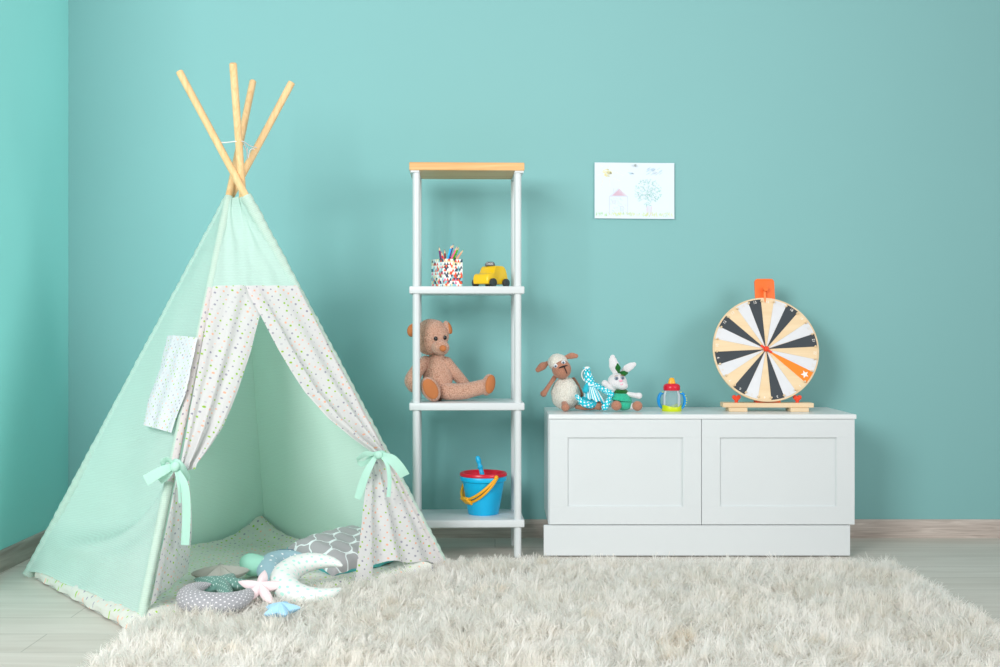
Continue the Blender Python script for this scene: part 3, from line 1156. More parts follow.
def dpx(X, Y):
    """drawing-local point from the 834x667 close-up of the sheet"""
    u, v = (X - 80) / 664.0, 1 - (Y - 104) / 468.0
    p = f_pap(u, v)
    return p + Vector((0, -0.0006, 0))


def stroke(a, c, key, w=0.0016):
    p, q = dpx(*a), dpx(*c)
    d = (q - p); L = max(d.length, 1e-4)
    s = Vector((-d.z, 0, d.x)) / L * w / 2
    mb.add([p - s, q - s * 0.7, q + s * 0.7, p + s], [(0, 1, 2, 3)], ck.index(key))


rr = random.Random(5)
for i in range(46):      # sun
    a, r = rr.uniform(0, 2 * PI), 36 * rr.random() ** 0.5
    stroke((183 + r * math.cos(a) - 8, 190 + r * 0.85 * math.sin(a) - 4), (183 + r * math.cos(a) + 9, 190 + r * .85 * math.sin(a) + 4), 'yellow', .0022)
for a, c in (((250, 180), (322, 212)), ((240, 234), (294, 258)), ((206, 240), (208, 300)), ((150, 245), (134, 306)), ((118, 125), (150, 140)), ((205, 128), (203, 150)), ((100, 210), (128, 205))):
    stroke(a, c, 'orange')
for i in range(26):
    x = rr.uniform(505, 620); y = rr.uniform(146, 200)
    stroke((x, y + 8), (x + 26, y - 10), 'blue', .0018)
for i in range(9):
    x = rr.uniform(358, 400); y = rr.uniform(168, 200)
    stroke((x, y), (x + 18, y + 8), 'blue', .0018)
for a, c in (((203, 385), (203, 535)), ((356, 385), (356, 535)), ((203, 385), (356, 385)), ((240, 318), (240, 360)), ((228, 425), (252, 425)), ((228, 443), (252, 443)), ((228, 425), (228, 443)), ((252, 425), (252, 443)), ((298, 470), (298, 532)), ((318, 470), (318, 532)), ((298, 470), (318, 470))):
    stroke(a, c, 'violet', .0018)
for i in range(34):
    x = rr.uniform(208, 340); y = rr.uniform(392, 520)
    stroke((x, y), (x + 12, y + 12), 'blue', .0012)
for i in range(22):
    f = i / 21
    x = 222 + 110 * f
    y = 380 - 52 * (1 - abs(2 * f - 1))
    stroke((x, 380), (x + 4, y), 'red', .0018)
stroke((210, 384), (280, 322), 'violet'); stroke((280, 322), (348, 384), 'red')
for i in range(230):
    a, r = rr.uniform(0, 2 * PI), rr.random() ** 0.6
    x, y = 528 + 112 * r * math.cos(a), 352 + 112 * r * math.sin(a)
    l = rr.uniform(8, 20); b2 = rr.uniform(0, 2 * PI)
    stroke((x, y), (x + l * math.cos(b2), y + l * math.sin(b2)), 'teal', .0013)
for x in (514, 520, 528, 540, 552, 556):
    stroke((x, 466), (x + rr.uniform(-6, 6), 545), 'brown', .0016)
for i in range(170):
    x = rr.uniform(90, 728)
    key = 'green' if x < 190 or (rr.random() < 0.3) else 'lime'
    y = rr.uniform(530, 556)
    stroke((x, y), (x + rr.uniform(-4, 10), y - rr.uniform(8, 20)), key, .0018)
obj('crayon_marks', mb, [crayon[k] for k in ck], pap, world=False)
pp = at(635, 165.5, dY)
mb = MB().lathe([(0, 0), (0.0012, 0), (0.0012, 0.004), (0.005, 0.0045), (0.0052, 0.006), (0.003, 0.0075), (0.0028, 0.011), (0.0045, 0.013), (0.004, 0.0145), (0, 0.015)], 16,
                Matrix.Translation(pp) @ Matrix.Rotation(PI / 2, 4, 'X'))
o = obj('push_pin', mb, plain('grey_plastic', (170, 180, 180), 0.3), None, loc=pp)
tag(o, 'small grey push pin at the top edge of the child\'s drawing', 'pin')

# ------------------------------------------------------------------ pencil cup and pencils (second shelf)
cc = Vector(((447.0 - CX) / FL * 4.735, 4.735, ZS2))
th = math.radians(35)
side, ch = 0.088, 0.109
cup = thing('pencil_cup', 'square pencil holder printed with small coloured triangles on the shelf', 'pencil holder', cc)
cols = [(250, 248, 244), (248, 246, 240), (240, 90, 60), (60, 80, 100), (240, 110, 160), (140, 205, 215), (232, 224, 178), (250, 250, 248)]
tri_m = [plain('print_%d' % i, c, 0.6) for i, c in enumerate(cols)]
mb = MB()
tr = random.Random(3)
hs = side / 2
nc, nr = 7, 9
PAL = [2, 3, 4, 5, 6, 2, 3, 2, 6, 0, 1, 5]
for k in range(4):
    R4 = Matrix.Rotation(k * PI / 2, 4, 'Z')
    for j in range(nr):
        z0, z1 = ch * j / nr, ch * (j + 1) / nr
        dx = side / nc
        down = [tr.choice([0, 7, 1, 0, 7, 6, 3, 5, 2]) for _ in range(nc + 1)]
        for i in range(nc):
            a, c = -hs + dx * i, -hs + dx * (i + 1)
            m = (a + c) / 2
            vs = [R4 @ Vector(p) for p in ((a, -hs, z0), (c, -hs, z0), (c, -hs, z1), (a, -hs, z1), (m, -hs, z1))]
            mb.add(vs, [(0, 1, 4), (0, 4, 3), (1, 2, 4)], [tr.choice(PAL), down[i], down[i + 1]])
t2 = 0.0035
for k in range(4):
    R4 = Matrix.Rotation(k * PI / 2, 4, 'Z')
    i2 = hs - t2
    mb.add([R4 @ Vector(p) for p in ((-hs, -hs, ch), (hs, -hs, ch), (i2, -i2, ch), (-i2, -i2, ch), (i2, -i2, 0.004), (-i2, -i2, 0.004))], [(0, 1, 2, 3), (3, 2, 4, 5)], 0)
mb.add([(-hs, -hs, 0), (hs, -hs, 0), (hs, hs, 0), (-hs, hs, 0)], [(3, 2, 1, 0)], 0)
mb.add([(-hs + t2, -hs + t2, .004), (hs - t2, -hs + t2, .004), (hs - t2, hs - t2, .004), (-hs + t2, hs - t2, .004)], [(0, 1, 2, 3)], 0)
mb.xf(Matrix.Translation(cc) @ Matrix.Rotation(th, 4, 'Z'))
obj('cup_body', mb, tri_m, cup, angle=20)
pen_wood = plain('pencil_wood', (232, 200, 160), 0.7)
PENS = [('purple', (122, 40, 112), (439, 246.5), (440.8, 259), -.018), ('red', (236, 40, 60), (441.3, 251.5), (443.6, 259), -.03), ('brown', (170, 60, 56), (444.6, 249.2), (445.2, 259), -.005),
        ('bright blue', (20, 180, 240), (451.8, 244.3), (447.3, 259), -.02), ('navy', (56, 50, 160), (453.6, 243.6), (448.8, 259), 0.012), ('pink', (240, 104, 148), (457.2, 246.4), (451.2, 259), -.012),
        ('green', (90, 214, 40), (459.3, 246.2), (453.2, 259), 0.008), ('peach', (230, 172, 138), (463.6, 249.4), (456.8, 259), 0.0), ('orange red', (226, 70, 46), (452.5, 253.5), (450.6, 259), 0.028), ('dark green', (30, 90, 60), (457, 254), (454.6, 259), 0.026)]
PLAB = {'purple': 'purple pencil, leftmost in the triangle print holder', 'red': 'short red pencil next to the purple one in the holder', 'brown': 'reddish brown pencil standing upright in the holder',
        'bright blue': 'bright blue pencil leaning right in the pencil holder', 'navy': 'navy pencil, the tallest in the triangle print holder', 'pink': 'pink pencil between the navy and green ones', 'green': 'bright green pencil leaning right in the holder',
        'peach': 'peach coloured pencil with a green tip leaning out rightmost from the holder', 'orange red': 'short orange red pencil low behind the pink pencil', 'dark green': 'short dark green pencil low behind the bright green pencil'}
for nm, c, tip, rim, dy in PENS:
    Y = 4.735 + dy
    a, r = at(tip[0], tip[1], Y + 0.004), at(rim[0], rim[1], Y)
    d = (r - a).normalized()
    Lp = min(0.165, (a.z - (ZS2 + 0.014)) / max(0.2, -d.z))
    e = a + d * Lp
    # keep the lower end inside the cup
    loc2 = Matrix.Rotation(-th, 4, 'Z') @ (e - cc)
    lim = side / 2 - 0.011
    loc2.x = max(-lim, min(lim, loc2.x)); loc2.y = max(-lim, min(lim, loc2.y))
    e = cc + (Matrix.Rotation(th, 4, 'Z') @ loc2)
    ax = (a - e); Lp = ax.length
    M = Matrix.Translation(e) @ ax.to_track_quat('Z', 'Y').to_matrix().to_4x4()
    pen = thing('pencil', PLAB[nm], 'pencil', e, 'coloured pencils in the holder')
    pmx = plain('pencil_' + nm.replace(' ', '_'), c, 0.35)
    obj('barrel', MB().lathe([(0, 0), (0.0038, 0), (0.0040, 0.001), (0.0040, Lp - 0.017)], 6, M), pmx, pen, angle=20)
    obj('sharpened_end', MB().lathe([(0.0040, Lp - 0.017), (0.0014, Lp - 0.005), (0, Lp - 0.005)], 10, M), pen_wood, pen)
    obj('lead', MB().lathe([(0.0014, Lp - 0.005), (0.0003, Lp), (0, Lp)], 8, M), pmx if nm != 'peach' else plain('lead_green', (40, 150, 90)), pen)

# ------------------------------------------------------------------ toy taxi (second shelf)
ty_ = plain('yellow_paint', (250, 204, 20), 0.3, 0.03, 12, spec=0.5, coat=0.3)
tk = plain('black_wood_paint', (52, 60, 62), 0.5, 0.05)
tw = plain('white_print', (236, 238, 238), 0.6)
tl_ = plain('taxi_grey', (92, 96, 100), 0.5)
tpos = Vector(((490.8 - CX) / FL * 4.735, 4.735, ZS2))
taxi = thing('toy_taxi', 'small yellow wooden toy taxi with black wheels on the shelf', 'toy car', tpos, rz=math.radians(52))
taxi.scale = (1.13, 1.13, 1.08)
# car built along -X (front), width along Y
prof = [(-0.058, 0.0105), (-0.060, 0.024), (-0.059, 0.036), (-0.054, 0.045), (-0.045, 0.0485), (-0.030, 0.049), (-0.024, 0.053), (-0.017, 0.068), (-0.011, 0.0755), (-0.003, 0.0775), (0.026, 0.0775), (0.037, 0.0745),
        (0.045, 0.066), (0.052, 0.050), (0.057, 0.034), (0.058, 0.020), (0.056, 0.0105)]
mb = MB().prism(prof, 0.064, 0.004, Matrix.Translation((0, -0.032, 0)), 0, 3)
obj('body', mb, ty_, taxi, world=False, angle=50)
for wx in (-0.036, 0.036):
    for s in (-1, 1):
        M = Matrix.Translation((wx, s * 0.033, 0.0155)) @ Matrix.Rotation(-s * PI / 2, 4, 'X')
        wo = obj('wheel', MB().lathe([(0, 0), (0.0135, 0), (0.0155, 0.002), (0.0155, 0.010), (0.0135, 0.0122), (0.006, 0.0125), (0.005, 0.0135), (0, 0.0138)], 28, M), tk, taxi, world=False)
MS = Matrix.Translation((-0.004, 0, 0.0772)) @ Matrix.Rotation(math.radians(-68), 4, 'Z')      # sign across the roof, face to the front
sg = MB().prism([(-0.0175, 0), (0.0175, 0), (0.0165, 0.008), (0.0135, 0.0135), (0.009, 0.0155), (-0.009, 0.0155), (-0.0135, 0.0135), (-0.0165, 0.008)], 0.011, 0.0016,
                MS @ Matrix.Translation((0, -0.0055, 0)))
so = obj('roof_sign', sg, tl_, taxi, world=False)
vs, fs = text_mesh('TAXI', 0.0115)
Mt = MS @ Matrix.Translation((0, -0.0060, 0.0075)) @ Matrix.Rotation(PI / 2, 4, 'X')
obj('sign_lettering', MB().add([Mt @ v for v in vs], fs), tw, so, world=False)

# ------------------------------------------------------------------ teddy bear (third shelf)
fur = nubby('boucle_fur', (238, 198, 174), (184, 138, 116), 210, 1.0, 0.004)
tan = plain('tan_suede', (184, 114, 66), 0.85, 0.08, 40, 0.2, 300)
blk = plain('black_plastic', (24, 24, 26), 0.15, 0.0, spec=0.6)
td = thing('teddy_bear', 'brown teddy bear with tan foot pads sitting on the third shelf', 'teddy bear', at(438, 400, 4.74))
obj('torso', MB().ball(at(437.6, 376.2, 4.745), (0.059, 0.052, 0.097), (0, -0.05, 0), egg=0.08, lump=0.004, seg=36, rings=24), fur, td)
hd = obj('head', MB().ball(at(431.6, 335.8, 4.72), (0.066, 0.056, 0.067), (0, 0.1, 0), egg=-0.02, lump=0.004, seg=36, rings=24)
         .ball(at(429, 343, 4.717), (0.05, 0.046, 0.046), lump=0.003), fur, td)
obj('muzzle', MB().ball(at(440.4, 347.2, 4.68), (0.035, 0.036, 0.031), (0, 0.2, 0), lump=0.003), fur, td)
obj('nose', MB().ball(at(442.9, 348.3, 4.643), (0.0135, 0.009, 0.0125), (0, 0.3, 0)), tan, td, label='tan stitched nose')
obj('mouth', MB().sweep([at(440.8, 353.2, 4.661), at(442.8, 351.5, 4.651), at(444.6, 352.4, 4.656)], 0.0011, 6, 3), plain('brown_thread', (90, 52, 36)), td)
for ex, ey, eY in ((435.7, 338.5, 4.662), (444.9, 337.6, 4.682)):
    obj('eye', MB().ball(at(ex, ey, eY), (0.0075, 0.005, 0.0085)), blk, td)
e = obj('ear', MB().ball(at(413.2, 330, 4.735), (0.022, 0.014, 0.027), (0, 0.15, 0.3)), fur, td)
obj('inner_ear', MB().ball(at(411.6, 330.5, 4.724), (0.018, 0.010, 0.0245), (0, 0.15, 0.3)), tan, e, label='tan inner ear')
e = obj('ear', MB().ball(at(447.2, 327.5, 4.725), (0.015, 0.019, 0.028), (0, -0.32, -0.2)), fur, td)
obj('inner_ear', MB().ball(at(449.2, 328, 4.722), (0.010, 0.014, 0.0245), (0, -0.32, -0.2)), tan, e, label='tan inner ear')
obj('arm', MB().sweep([at(425.5, 361, 4.735), at(418.5, 369, 4.712), at(411.8, 380, 4.705), at(413, 386.5, 4.70)], [0.022, 0.027, 0.029, 0.023], 18), fur, td)
obj('arm', MB().sweep([at(446, 363, 4.74), at(454, 372, 4.75), at(462, 381, 4.762), at(467, 387, 4.765)], [0.026, 0.024, 0.022, 0.020], 18), fur, td)
lg = obj('leg', MB().sweep([at(436, 391, 4.74), at(433.5, 391, 4.705), at(431.5, 389.8, 4.675)], [0.034, 0.034, 0.033], 18).ball(at(430.5, 389.3, 4.645), (0.0345, 0.027, 0.051), (0.1, -0.5, 0.15), lump=0.002), fur, td)
obj('foot_pad', MB().ball(at(430.5, 389.0, 4.6225), (0.0265, 0.007, 0.0425), (0.1, -0.5, 0.15)), tan, lg, label='tan foot pad')
lg = obj('leg', MB().sweep([at(446, 391.5, 4.71), at(462, 391.5, 4.70), at(476, 388.5, 4.695), at(486, 386, 4.69)], [0.034, 0.032, 0.030, 0.029], 18).ball(at(487.8, 384.8, 4.69), (0.025, 0.028, 0.043), (0, 0.25, 0.3), lump=0.002), fur, td)
obj('foot_pad', MB().ball(at(490.4, 384.2, 4.672), (0.0235, 0.011, 0.037), (0.0, 0.25, 0.72)), tan, lg, label='tan foot pad')

# ------------------------------------------------------------------ bucket, sieve and toy shovel (bottom shelf)
bx = Vector(((483.4 - CX) / FL * 4.76, 4.76, ZS4))
cyan = plain('cyan_plastic', (10, 186, 238), 0.35, 0.02, spec=0.5)
redp = plain('red_plastic', (214, 16, 48), 0.3, 0.02, spec=0.5)
yelp = plain('amber_plastic', (250, 178, 24), 0.35, 0.03, spec=0.5)
bk = thing('sand_bucket', 'blue toy sand bucket with yellow handle on the bottom shelf', 'bucket', bx)
H = 0.150
mb = MB().lathe([(0.0, 0.0), (0.058, 0.0), (0.0605, 0.003), (0.082, H - 0.022), (0.0835, H - 0.021), (0.090, H - 0.018), (0.0915, H - 0.013), (0.0915, H - 0.003), (0.090, H), (0.083, H), (0.081, H - 0.004), (0.058, 0.004), (0, 0.004)], 56, Matrix.Translation(bx))
obj('bucket_body', mb, cyan, bk)
ax = Vector((0.54, -0.842, 0)); nn = Vector((-0.842, -0.54, 0))
pv = bx + Vector((0, 0, H - 0.001))
hr, phi = 0.096, math.radians(50)
dn = nn * math.cos(phi) + Vector((0, 0, -math.sin(phi)))
hm = MB()
for off in (-1, 1):
    path = []
    for i in range(25):
        a = PI * i / 24
        rad2 = hr + 0.024 * math.sin(a)
        sp = 0.0095 * math.sin(a) ** 0.6 * off
        nrm = ax.cross(dn)
        path.append(pv + ax * (hr * math.cos(a)) + dn * (rad2 * math.sin(a)) + nrm * sp)
    hm.sweep(path, 0.0056, 10, 2)
ho = obj('handle', hm, yelp, bk)
gm = MB()
gc = pv + dn * (hr + 0.024)
gm.box((0, 0, 0), (0.048, 0.014, 0.037), 0.003)
for i in range(-2, 3):
    gm.box((i * 0.008, -0.006, 0), (0.003, 0.003, 0.026), 0.001)
nrm = ax.cross(dn).normalized()
gM = Matrix.Translation(gc) @ Matrix((ax, -dn, nrm)).transposed().to_4x4()
obj('grip', gm.xf(gM), yelp, ho)
for s in (1, -1):
    obj('handle_lug', MB().ball(pv + ax * s * 0.094 + Vector((0, 0, 0.002)), (0.009, 0.009, 0.010)), yelp, ho)
mb = MB().lathe([(0, H - 0.052), (0.045, H - 0.050), (0.062, H - 0.036), (0.078, H - 0.001), (0.086, H + 0.003), (0.0905, H + 0.0055), (0.0935, H + 0.0085), (0.0935, H + 0.0145), (0.091, H + 0.019), (0.0865, H + 0.0205), (0.081, H + 0.018), (0.076, H + 0.010), (0.060, H - 0.033), (0.044, H - 0.047), (0, H - 0.049)], 56, Matrix.Translation(bx - Vector((0, 0, 0.006))))
o = obj('sand_sieve', mb, redp, None, loc=bx + Vector((0, 0, H)))
tag(o, 'red round sieve sitting in the mouth of the blue bucket', 'sand toy')
a, c = at(477.6, 457.2, 4.765), at(482.6, 476, 4.755)
d = (c - a).normalized()
e = a + d * 0.118
sh = thing('toy_shovel', 'blue plastic toy shovel with its handle sticking up from the bucket', 'sand toy', e)
sm = [a + d * t for t in (0.004, 0.014, 0.026, 0.034, 0.040, 0.05, 0.066, 0.08)]
obj('handle', MB().sweep(sm, [0.0095, 0.0105, 0.008, 0.0085, 0.0115, 0.0085, 0.0095, 0.007], 14, 5), cyan, sh)
bw = Vector((0, 1, 0)).cross(d).normalized()
mbb = MB().ribbon([a + d * 0.078, a + d * 0.088, a + d * 0.102, a + d * 0.112], [0.016, 0.034, 0.036, 0.02], [bw] * 4, thick=0.003)
obj('blade', mbb, cyan, sh)

# ------------------------------------------------------------------ soft toys on the cabinet
wool = nubby('cream_crochet', (250, 249, 240), (220, 216, 202), 190, 1.0, 0.004)
brn = nubby('brown_knit', (206, 152, 126), (166, 114, 92), 420, 0.5, 0.002)
eyew = plain('eye_white', (236, 240, 244), 0.3)
eyeg = plain('eye_grey', (84, 98, 116), 0.3)
shp = thing('toy_sheep', 'cream crochet toy sheep with brown face sitting at the cabinet\'s end', 'soft toy', at(565, 409, 4.84))
Y = 4.84
obj('torso', MB().ball(at(565.4, 393, Y), (0.0585, 0.055, 0.0665), (0, -0.06, 0), egg=0.10, lump=0.004, lscale=60, seg=40, rings=26), wool, shp)
hd = obj('head', MB().ball(at(561.6, 369.4, 4.812), (0.0385, 0.038, 0.0385), (0, 0.3, 0), seg=28, rings=18), brn, shp, label='brown knitted face')
obj('wool_cap', MB().ball(at(558.2, 363.0, 4.835), (0.0425, 0.043, 0.036), (0.25, 0.38, 0), lump=0.003, lscale=60, seg=32, rings=20), wool, hd)
for ex, ey, eY in ((555.6, 366.0, 4.785), (563.4, 362.4, 4.786)):
    obj('eye', MB().ball(at(ex, ey, eY), (0.0085, 0.006, 0.008)), eyew, hd)
    obj('pupil', MB().ball(at(ex, ey + 0.2, eY - 0.0048), (0.0048, 0.0025, 0.0048)), eyeg, hd)
thr = plain('black_thread', (40, 34, 34), 0.8)
obj('nose', MB().sweep([at(558.8, 368.2, 4.776), at(562.5, 366.6, 4.771), at(567.2, 365.4, 4.775)], [0.0016, 0.0034, 0.0016], 8, 4), thr, hd)
obj('mouth', MB().sweep([at(564.2, 367, 4.772), at(565.6, 370, 4.771), at(566.8, 373.2, 4.774)], 0.0019, 8, 4), thr, hd)
obj('ear', MB().sweep([at(547.5, 363, Y), at(542.5, 366.2, Y - .01), at(538, 369.8, Y - .01)], [0.008, 0.0155, 0.0105], 16, 6, True, (1, 0.5), flatdir=(0.2, 1, 0)), brn, hd)
obj('ear', MB().sweep([at(565.5, 357.5, Y), at(571.5, 355.8, Y - .01), at(576, 356, Y - .01)], [0.008, 0.0125, 0.009], 16, 6, True, (1, 0.5), flatdir=(0.2, 1, 0)), brn, hd)
obj('arm', MB().sweep([at(554.5, 377.5, 4.83), at(549.5, 385, 4.81), at(545.5, 391, 4.80), at(543.6, 393.6, 4.80)], [0.0095, 0.0085, 0.010, 0.0135], 14), brn, shp)
obj('arm', MB().sweep([at(573.5, 379.5, 4.87), at(577.8, 386, 4.885), at(580.5, 395, 4.88)], [0.0095, 0.0085, 0.012], 14), brn, shp)
obj('leg', MB().sweep([at(563.5, 402, 4.81), at(564.8, 404.8, 4.785), at(565.4, 407.2, 4.772)], [0.010, 0.013, 0.0172], 16), brn, shp)
obj('leg', MB().sweep([at(577, 407.0, 4.83), at(586, 408.2, 4.812), at(594, 406.8, 4.80), at(598.5, 405.8, 4.795)], [0.009, 0.008, 0.011, 0.0185], 16), brn, shp)

cy_dot = dotted('aqua_polka_cotton', (36, 196, 214), [(240, 250, 250)], cell=0.0125, r=0.3, transl=0, rnd=0.2)
cy_pl = plain('aqua_plain_cotton', (40, 184, 204), 0.9, 0.05, 60, 0.3, 300)


def striped():
    t = NT('aqua_stripe_cotton')
    v = t.coord('UV')
    sp = t.n('ShaderNodeSeparateXYZ'); t.l(v, sp.inputs[0])
    w = t.math('SINE', t.math('MULTIPLY', sp.outputs[0], 2 * PI / 0.009))
    col = t.mix(t.math('GREATER_THAN', w, -0.1), lin((46, 190, 208)), lin((232, 246, 246)))
    return t.surf(col, 0.9, 0.1)


stripe = striped()
Y = 4.80
bt = thing('cloth_animal', 'floppy aqua polka dot cloth animal with striped dress slumped between sheep and bunny', 'soft toy', at(592, 408, Y))
hd = obj('head', MB().sweep([at(586.9, 370.5, Y + .01), at(587.6, 374, Y), at(588.8, 379, Y), at(591, 386, Y)], [0.0125, 0.0155, 0.0195, 0.0185], 18), cy_dot, bt)
for dx, dy in ((-1.6, 0.2), (1.4, 1.2)):
    obj('ear', MB().sweep([at(587 + dx, 370, Y + .005), at(587 + dx * 1.7, 367.8 + dy * 0.3, Y + .005)], [0.005, 0.004], 8, 3), cy_dot, hd)
obj('tuft', MB().ball(at(586.8, 367.8, Y + .005), (0.011, 0.008, 0.005), lump=0.003, lscale=200), plain('white_yarn', (238, 240, 238), 0.9), hd)
for ex, ey in ((587.8, 370.2), (588.2, 373.0)):
    obj('eye', MB().ball(at(ex, ey, Y - 0.0135), 0.0022), blk, hd)
obj('hanging_loop', MB().sweep([at(585.8, 368.5, Y), at(582.4, 371.5, Y - .01), at(581.8, 376, Y - .01), at(583.6, 380, Y - .01), at(586, 381.5, Y - .005)], 0.0019, 8, 6), plain('white_yarn', (238, 240, 238), 0.9), bt)
obj('torso', MB().ball(at(590.5, 402.3, 4.815), (0.043, 0.036, 0.027), (0, 0.1, 0), lump=0.004, lscale=30), cy_pl, bt)
# dress: flared, scalloped hem
vs, uv, fs = [], [], []
seg, rows = 72, 14
for j in range(rows + 1):
    t = j / rows
    c0 = lerp(at(590.6, 383.5, Y), at(594.2, 400.5, Y), t)
    r = lerp(0.014, 0.040, t ** 0.8)
    for i in range(seg):
        a = 2 * PI * i / seg
        q = 1 + 0.14 * t * math.sin(9 * a)
        vs.append(c0 + Vector((r * q * math.cos(a) + 0.004 * t * t, r * q * math.sin(a) * 0.85, 0.004 * t * math.sin(9 * a) + 0.012 * t * math.cos(a) * -1)))
        uv.append((a * 0.0305 if i < seg else 0, t))
for j in range(rows):
    for i in range(seg):
        q = (i + 1) % seg
        fs.append((j * seg + i, j * seg + q, (j + 1) * seg + q, (j + 1) * seg + i))
obj('dress', MB().add(vs, fs, 0, uv), stripe, bt, angle=180, label='aqua and white striped dress')
obj('collar', MB().sweep([at(588, 384.8, Y - .012), at(591, 385.4, Y - .02), at(595, 384, Y - .012)], 0.0042, 10, 5), stripe, bt, label='striped collar')
obj('arm', MB().sweep([at(595, 384.8, Y - .01), at(600, 387.5, Y - .015), at(606, 391, Y - .025), at(611, 394.3, Y - .03)], [0.010, 0.0115, 0.012, 0.0135], 16), cy_dot, bt)
obj('arm', MB().sweep([at(586.8, 386, Y - .01), at(585.5, 390, Y - .02)], [0.010, 0.0125], 14), cy_pl, bt)
obj('leg', MB().sweep([at(609.5, 398.5, 4.765), at(607.5, 402.5, 4.755), at(604.8, 407.2, 4.75)], [0.010, 0.0115, 0.0138], 16), cy_dot, bt)
obj('leg', MB().sweep([at(591, 405, 4.785), at(584, 403.6, 4.77), at(579.5, 399.5, 4.77), at(577, 396.3, 4.77)], [0.014, 0.0135, 0.0105, 0.0085], 16), cy_dot, bt)

whk = nubby('white_knit', (250, 250, 250), (226, 226, 228), 330, 0.7, 0.003)
dgr = nubby('dark_green_knit', (40, 128, 50), (20, 92, 36), 330, 0.6, 0.003)
tgr = nubby('jade_knit', (74, 218, 178), (40, 172, 138), 330, 0.7, 0.003)
pnk = plain('pink_thread', (246, 176, 196), 0.8)
bn = thing('toy_bunny', 'white knitted toy bunny in jade green clothes beside the drinking cup', 'soft toy', at(624, 408, Y))
hd = obj('head', MB().ball(at(617.6, 381.4, 4.79), (0.0385, 0.036, 0.0335), (0, 0.25, 0), egg=0.10, lump=0.002, seg=32, rings=20), whk, bn)
obj('cheek', MB().ball(at(621.5, 385, 4.772), (0.026, 0.026, 0.019), (0, 0.2, 0)), whk, hd)
obj('ear', MB().sweep([at(615.6, 373.5, Y), at(614.2, 366, Y + .005), at(612.8, 360, Y + .005), at(612.6, 357.2, Y + .005)], [0.011, 0.0205, 0.0155, 0.010], 18, 6, True, (1, 0.4), flatdir=(0, 1, 0)), whk, hd)
obj('ear', MB().sweep([at(622.2, 371.5, Y), at(627, 368.5, Y - .005), at(631, 366, Y - .005), at(634, 364.4, Y - .005)], [0.007, 0.0155, 0.014, 0.009], 18, 6, True, (1, 0.45), flatdir=(0, 1, 0)), whk, hd)
bw_ = obj('bow', MB().sweep([at(618.6, 372.2, 4.775), at(618.0, 368, 4.77), at(617.6, 364.2, 4.775)], [0.004, 0.0115, 0.004], 14, 6, True, (1, 0.4), flatdir=(0, 1, 0))
          .sweep([at(620.2, 372.4, 4.775), at(624, 373.4, 4.768), at(627, 373.0, 4.775)], [0.004, 0.0115, 0.005], 14, 6, True, (1, 0.4), flatdir=(0, 1, 0)).ball(at(619.6, 372, 4.768), 0.004), dgr, hd, label='dark green leaf bow')
for ex, ey, eY in ((616.4, 378.4, 4.757), (622.4, 378.0, 4.762)):
    obj('eye', MB().ball(at(ex, ey, eY), (0.0078, 0.0045, 0.0075), (0, 0.1, 0)), plain('eye_pale_grey', (150, 160, 172), 0.4), hd)
    obj('pupil', MB().ball(at(ex + 0.3, ey + 0.1, eY - 0.003), (0.0042, 0.003, 0.005)), eyeg, hd)
    obj('eyebrow', MB().sweep([at(ex - 2.0, ey - 2.0, eY + .001), at(ex, ey - 3.0, eY + .002), at(ex + 1.6, ey - 2.6, eY + .003)], 0.0009, 6, 3), brn, hd)
obj('nose', MB().ball(at(620.9, 380.8, 4.7525), (0.0068, 0.004, 0.0048)), pnk, hd, label='pink nose')
obj('mouth', MB().sweep([at(620.4, 384.2, 4.7455), at(621.6, 385, 4.745), at(622.8, 383.8, 4.746)], 0.0014, 6, 3), pnk, hd)
obj('torso', MB().ball(at(622, 398.5, Y), (0.036, 0.030, 0.04), (0, -0.05, 0)), dgr, bn, label='dark green knitted body')
obj('collar', MB().ball(at(620.4, 391.6, 4.79), (0.029, 0.028, 0.0125), (0, 0.05, 0)), dgr, bn, label='dark green collar')
obj('skirt', MB().lathe([(0.026, 0.0), (0.034, -0.008), (0.042, -0.020), (0.0455, -0.028), (0.044, -0.030), (0.038, -0.022), (0.028, -0.006)], 40, Matrix.Translation(at(621.6, 393, 4.79)) @ Euler((0, 0.12, 0)).to_matrix().to_4x4(), 0, True, 1, 0.85), tgr, bn, label='jade green frill')
obj('shorts', MB().ball(at(623.5, 404.8, 4.785), (0.037, 0.034, 0.0215), lump=0.003), tgr, bn, label='jade green shorts')
obj('arm', MB().sweep([at(614, 390, 4.785), at(609, 386.5, 4.775), at(604.8, 383.2, 4.77)], [0.010, 0.011, 0.0125], 16), whk, bn)
obj('arm', MB().sweep([at(627, 393.8, 4.785), at(634, 395.2, 4.775), at(639, 395.8, 4.77)], [0.009, 0.010, 0.0128], 16), whk, bn)
lg = obj('leg', MB().sweep([at(620, 405.5, 4.79), at(616.5, 406.2, 4.762)], [0.015, 0.014], 14), tgr, bn, label='jade trouser leg')
obj('foot', MB().ball(at(616.3, 405.6, 4.752), (0.0205, 0.017, 0.0195)), brn, lg, label='brown foot')
lg = obj('leg', MB().sweep([at(627, 405.6, 4.79), at(633.5, 406.6, 4.77)], [0.015, 0.013], 14), whk, bn)
obj('foot', MB().ball(at(637.3, 405.9, 4.756), (0.0205, 0.018, 0.0198)), brn, lg, label='brown foot')

# ------------------------------------------------------------------ drinking cup
Y = 4.805
sc = Vector(((671.7 - CX) / FL * Y, Y, CT))
sp_ = thing('sippy_cup', 'clear toddler drinking cup with red lid and blue handles on the cabinet', 'cup', sc)
lime = plain('lime_plastic', (206, 224, 24), 0.35)
bluh = plain('blue_plastic', (16, 146, 220), 0.35)


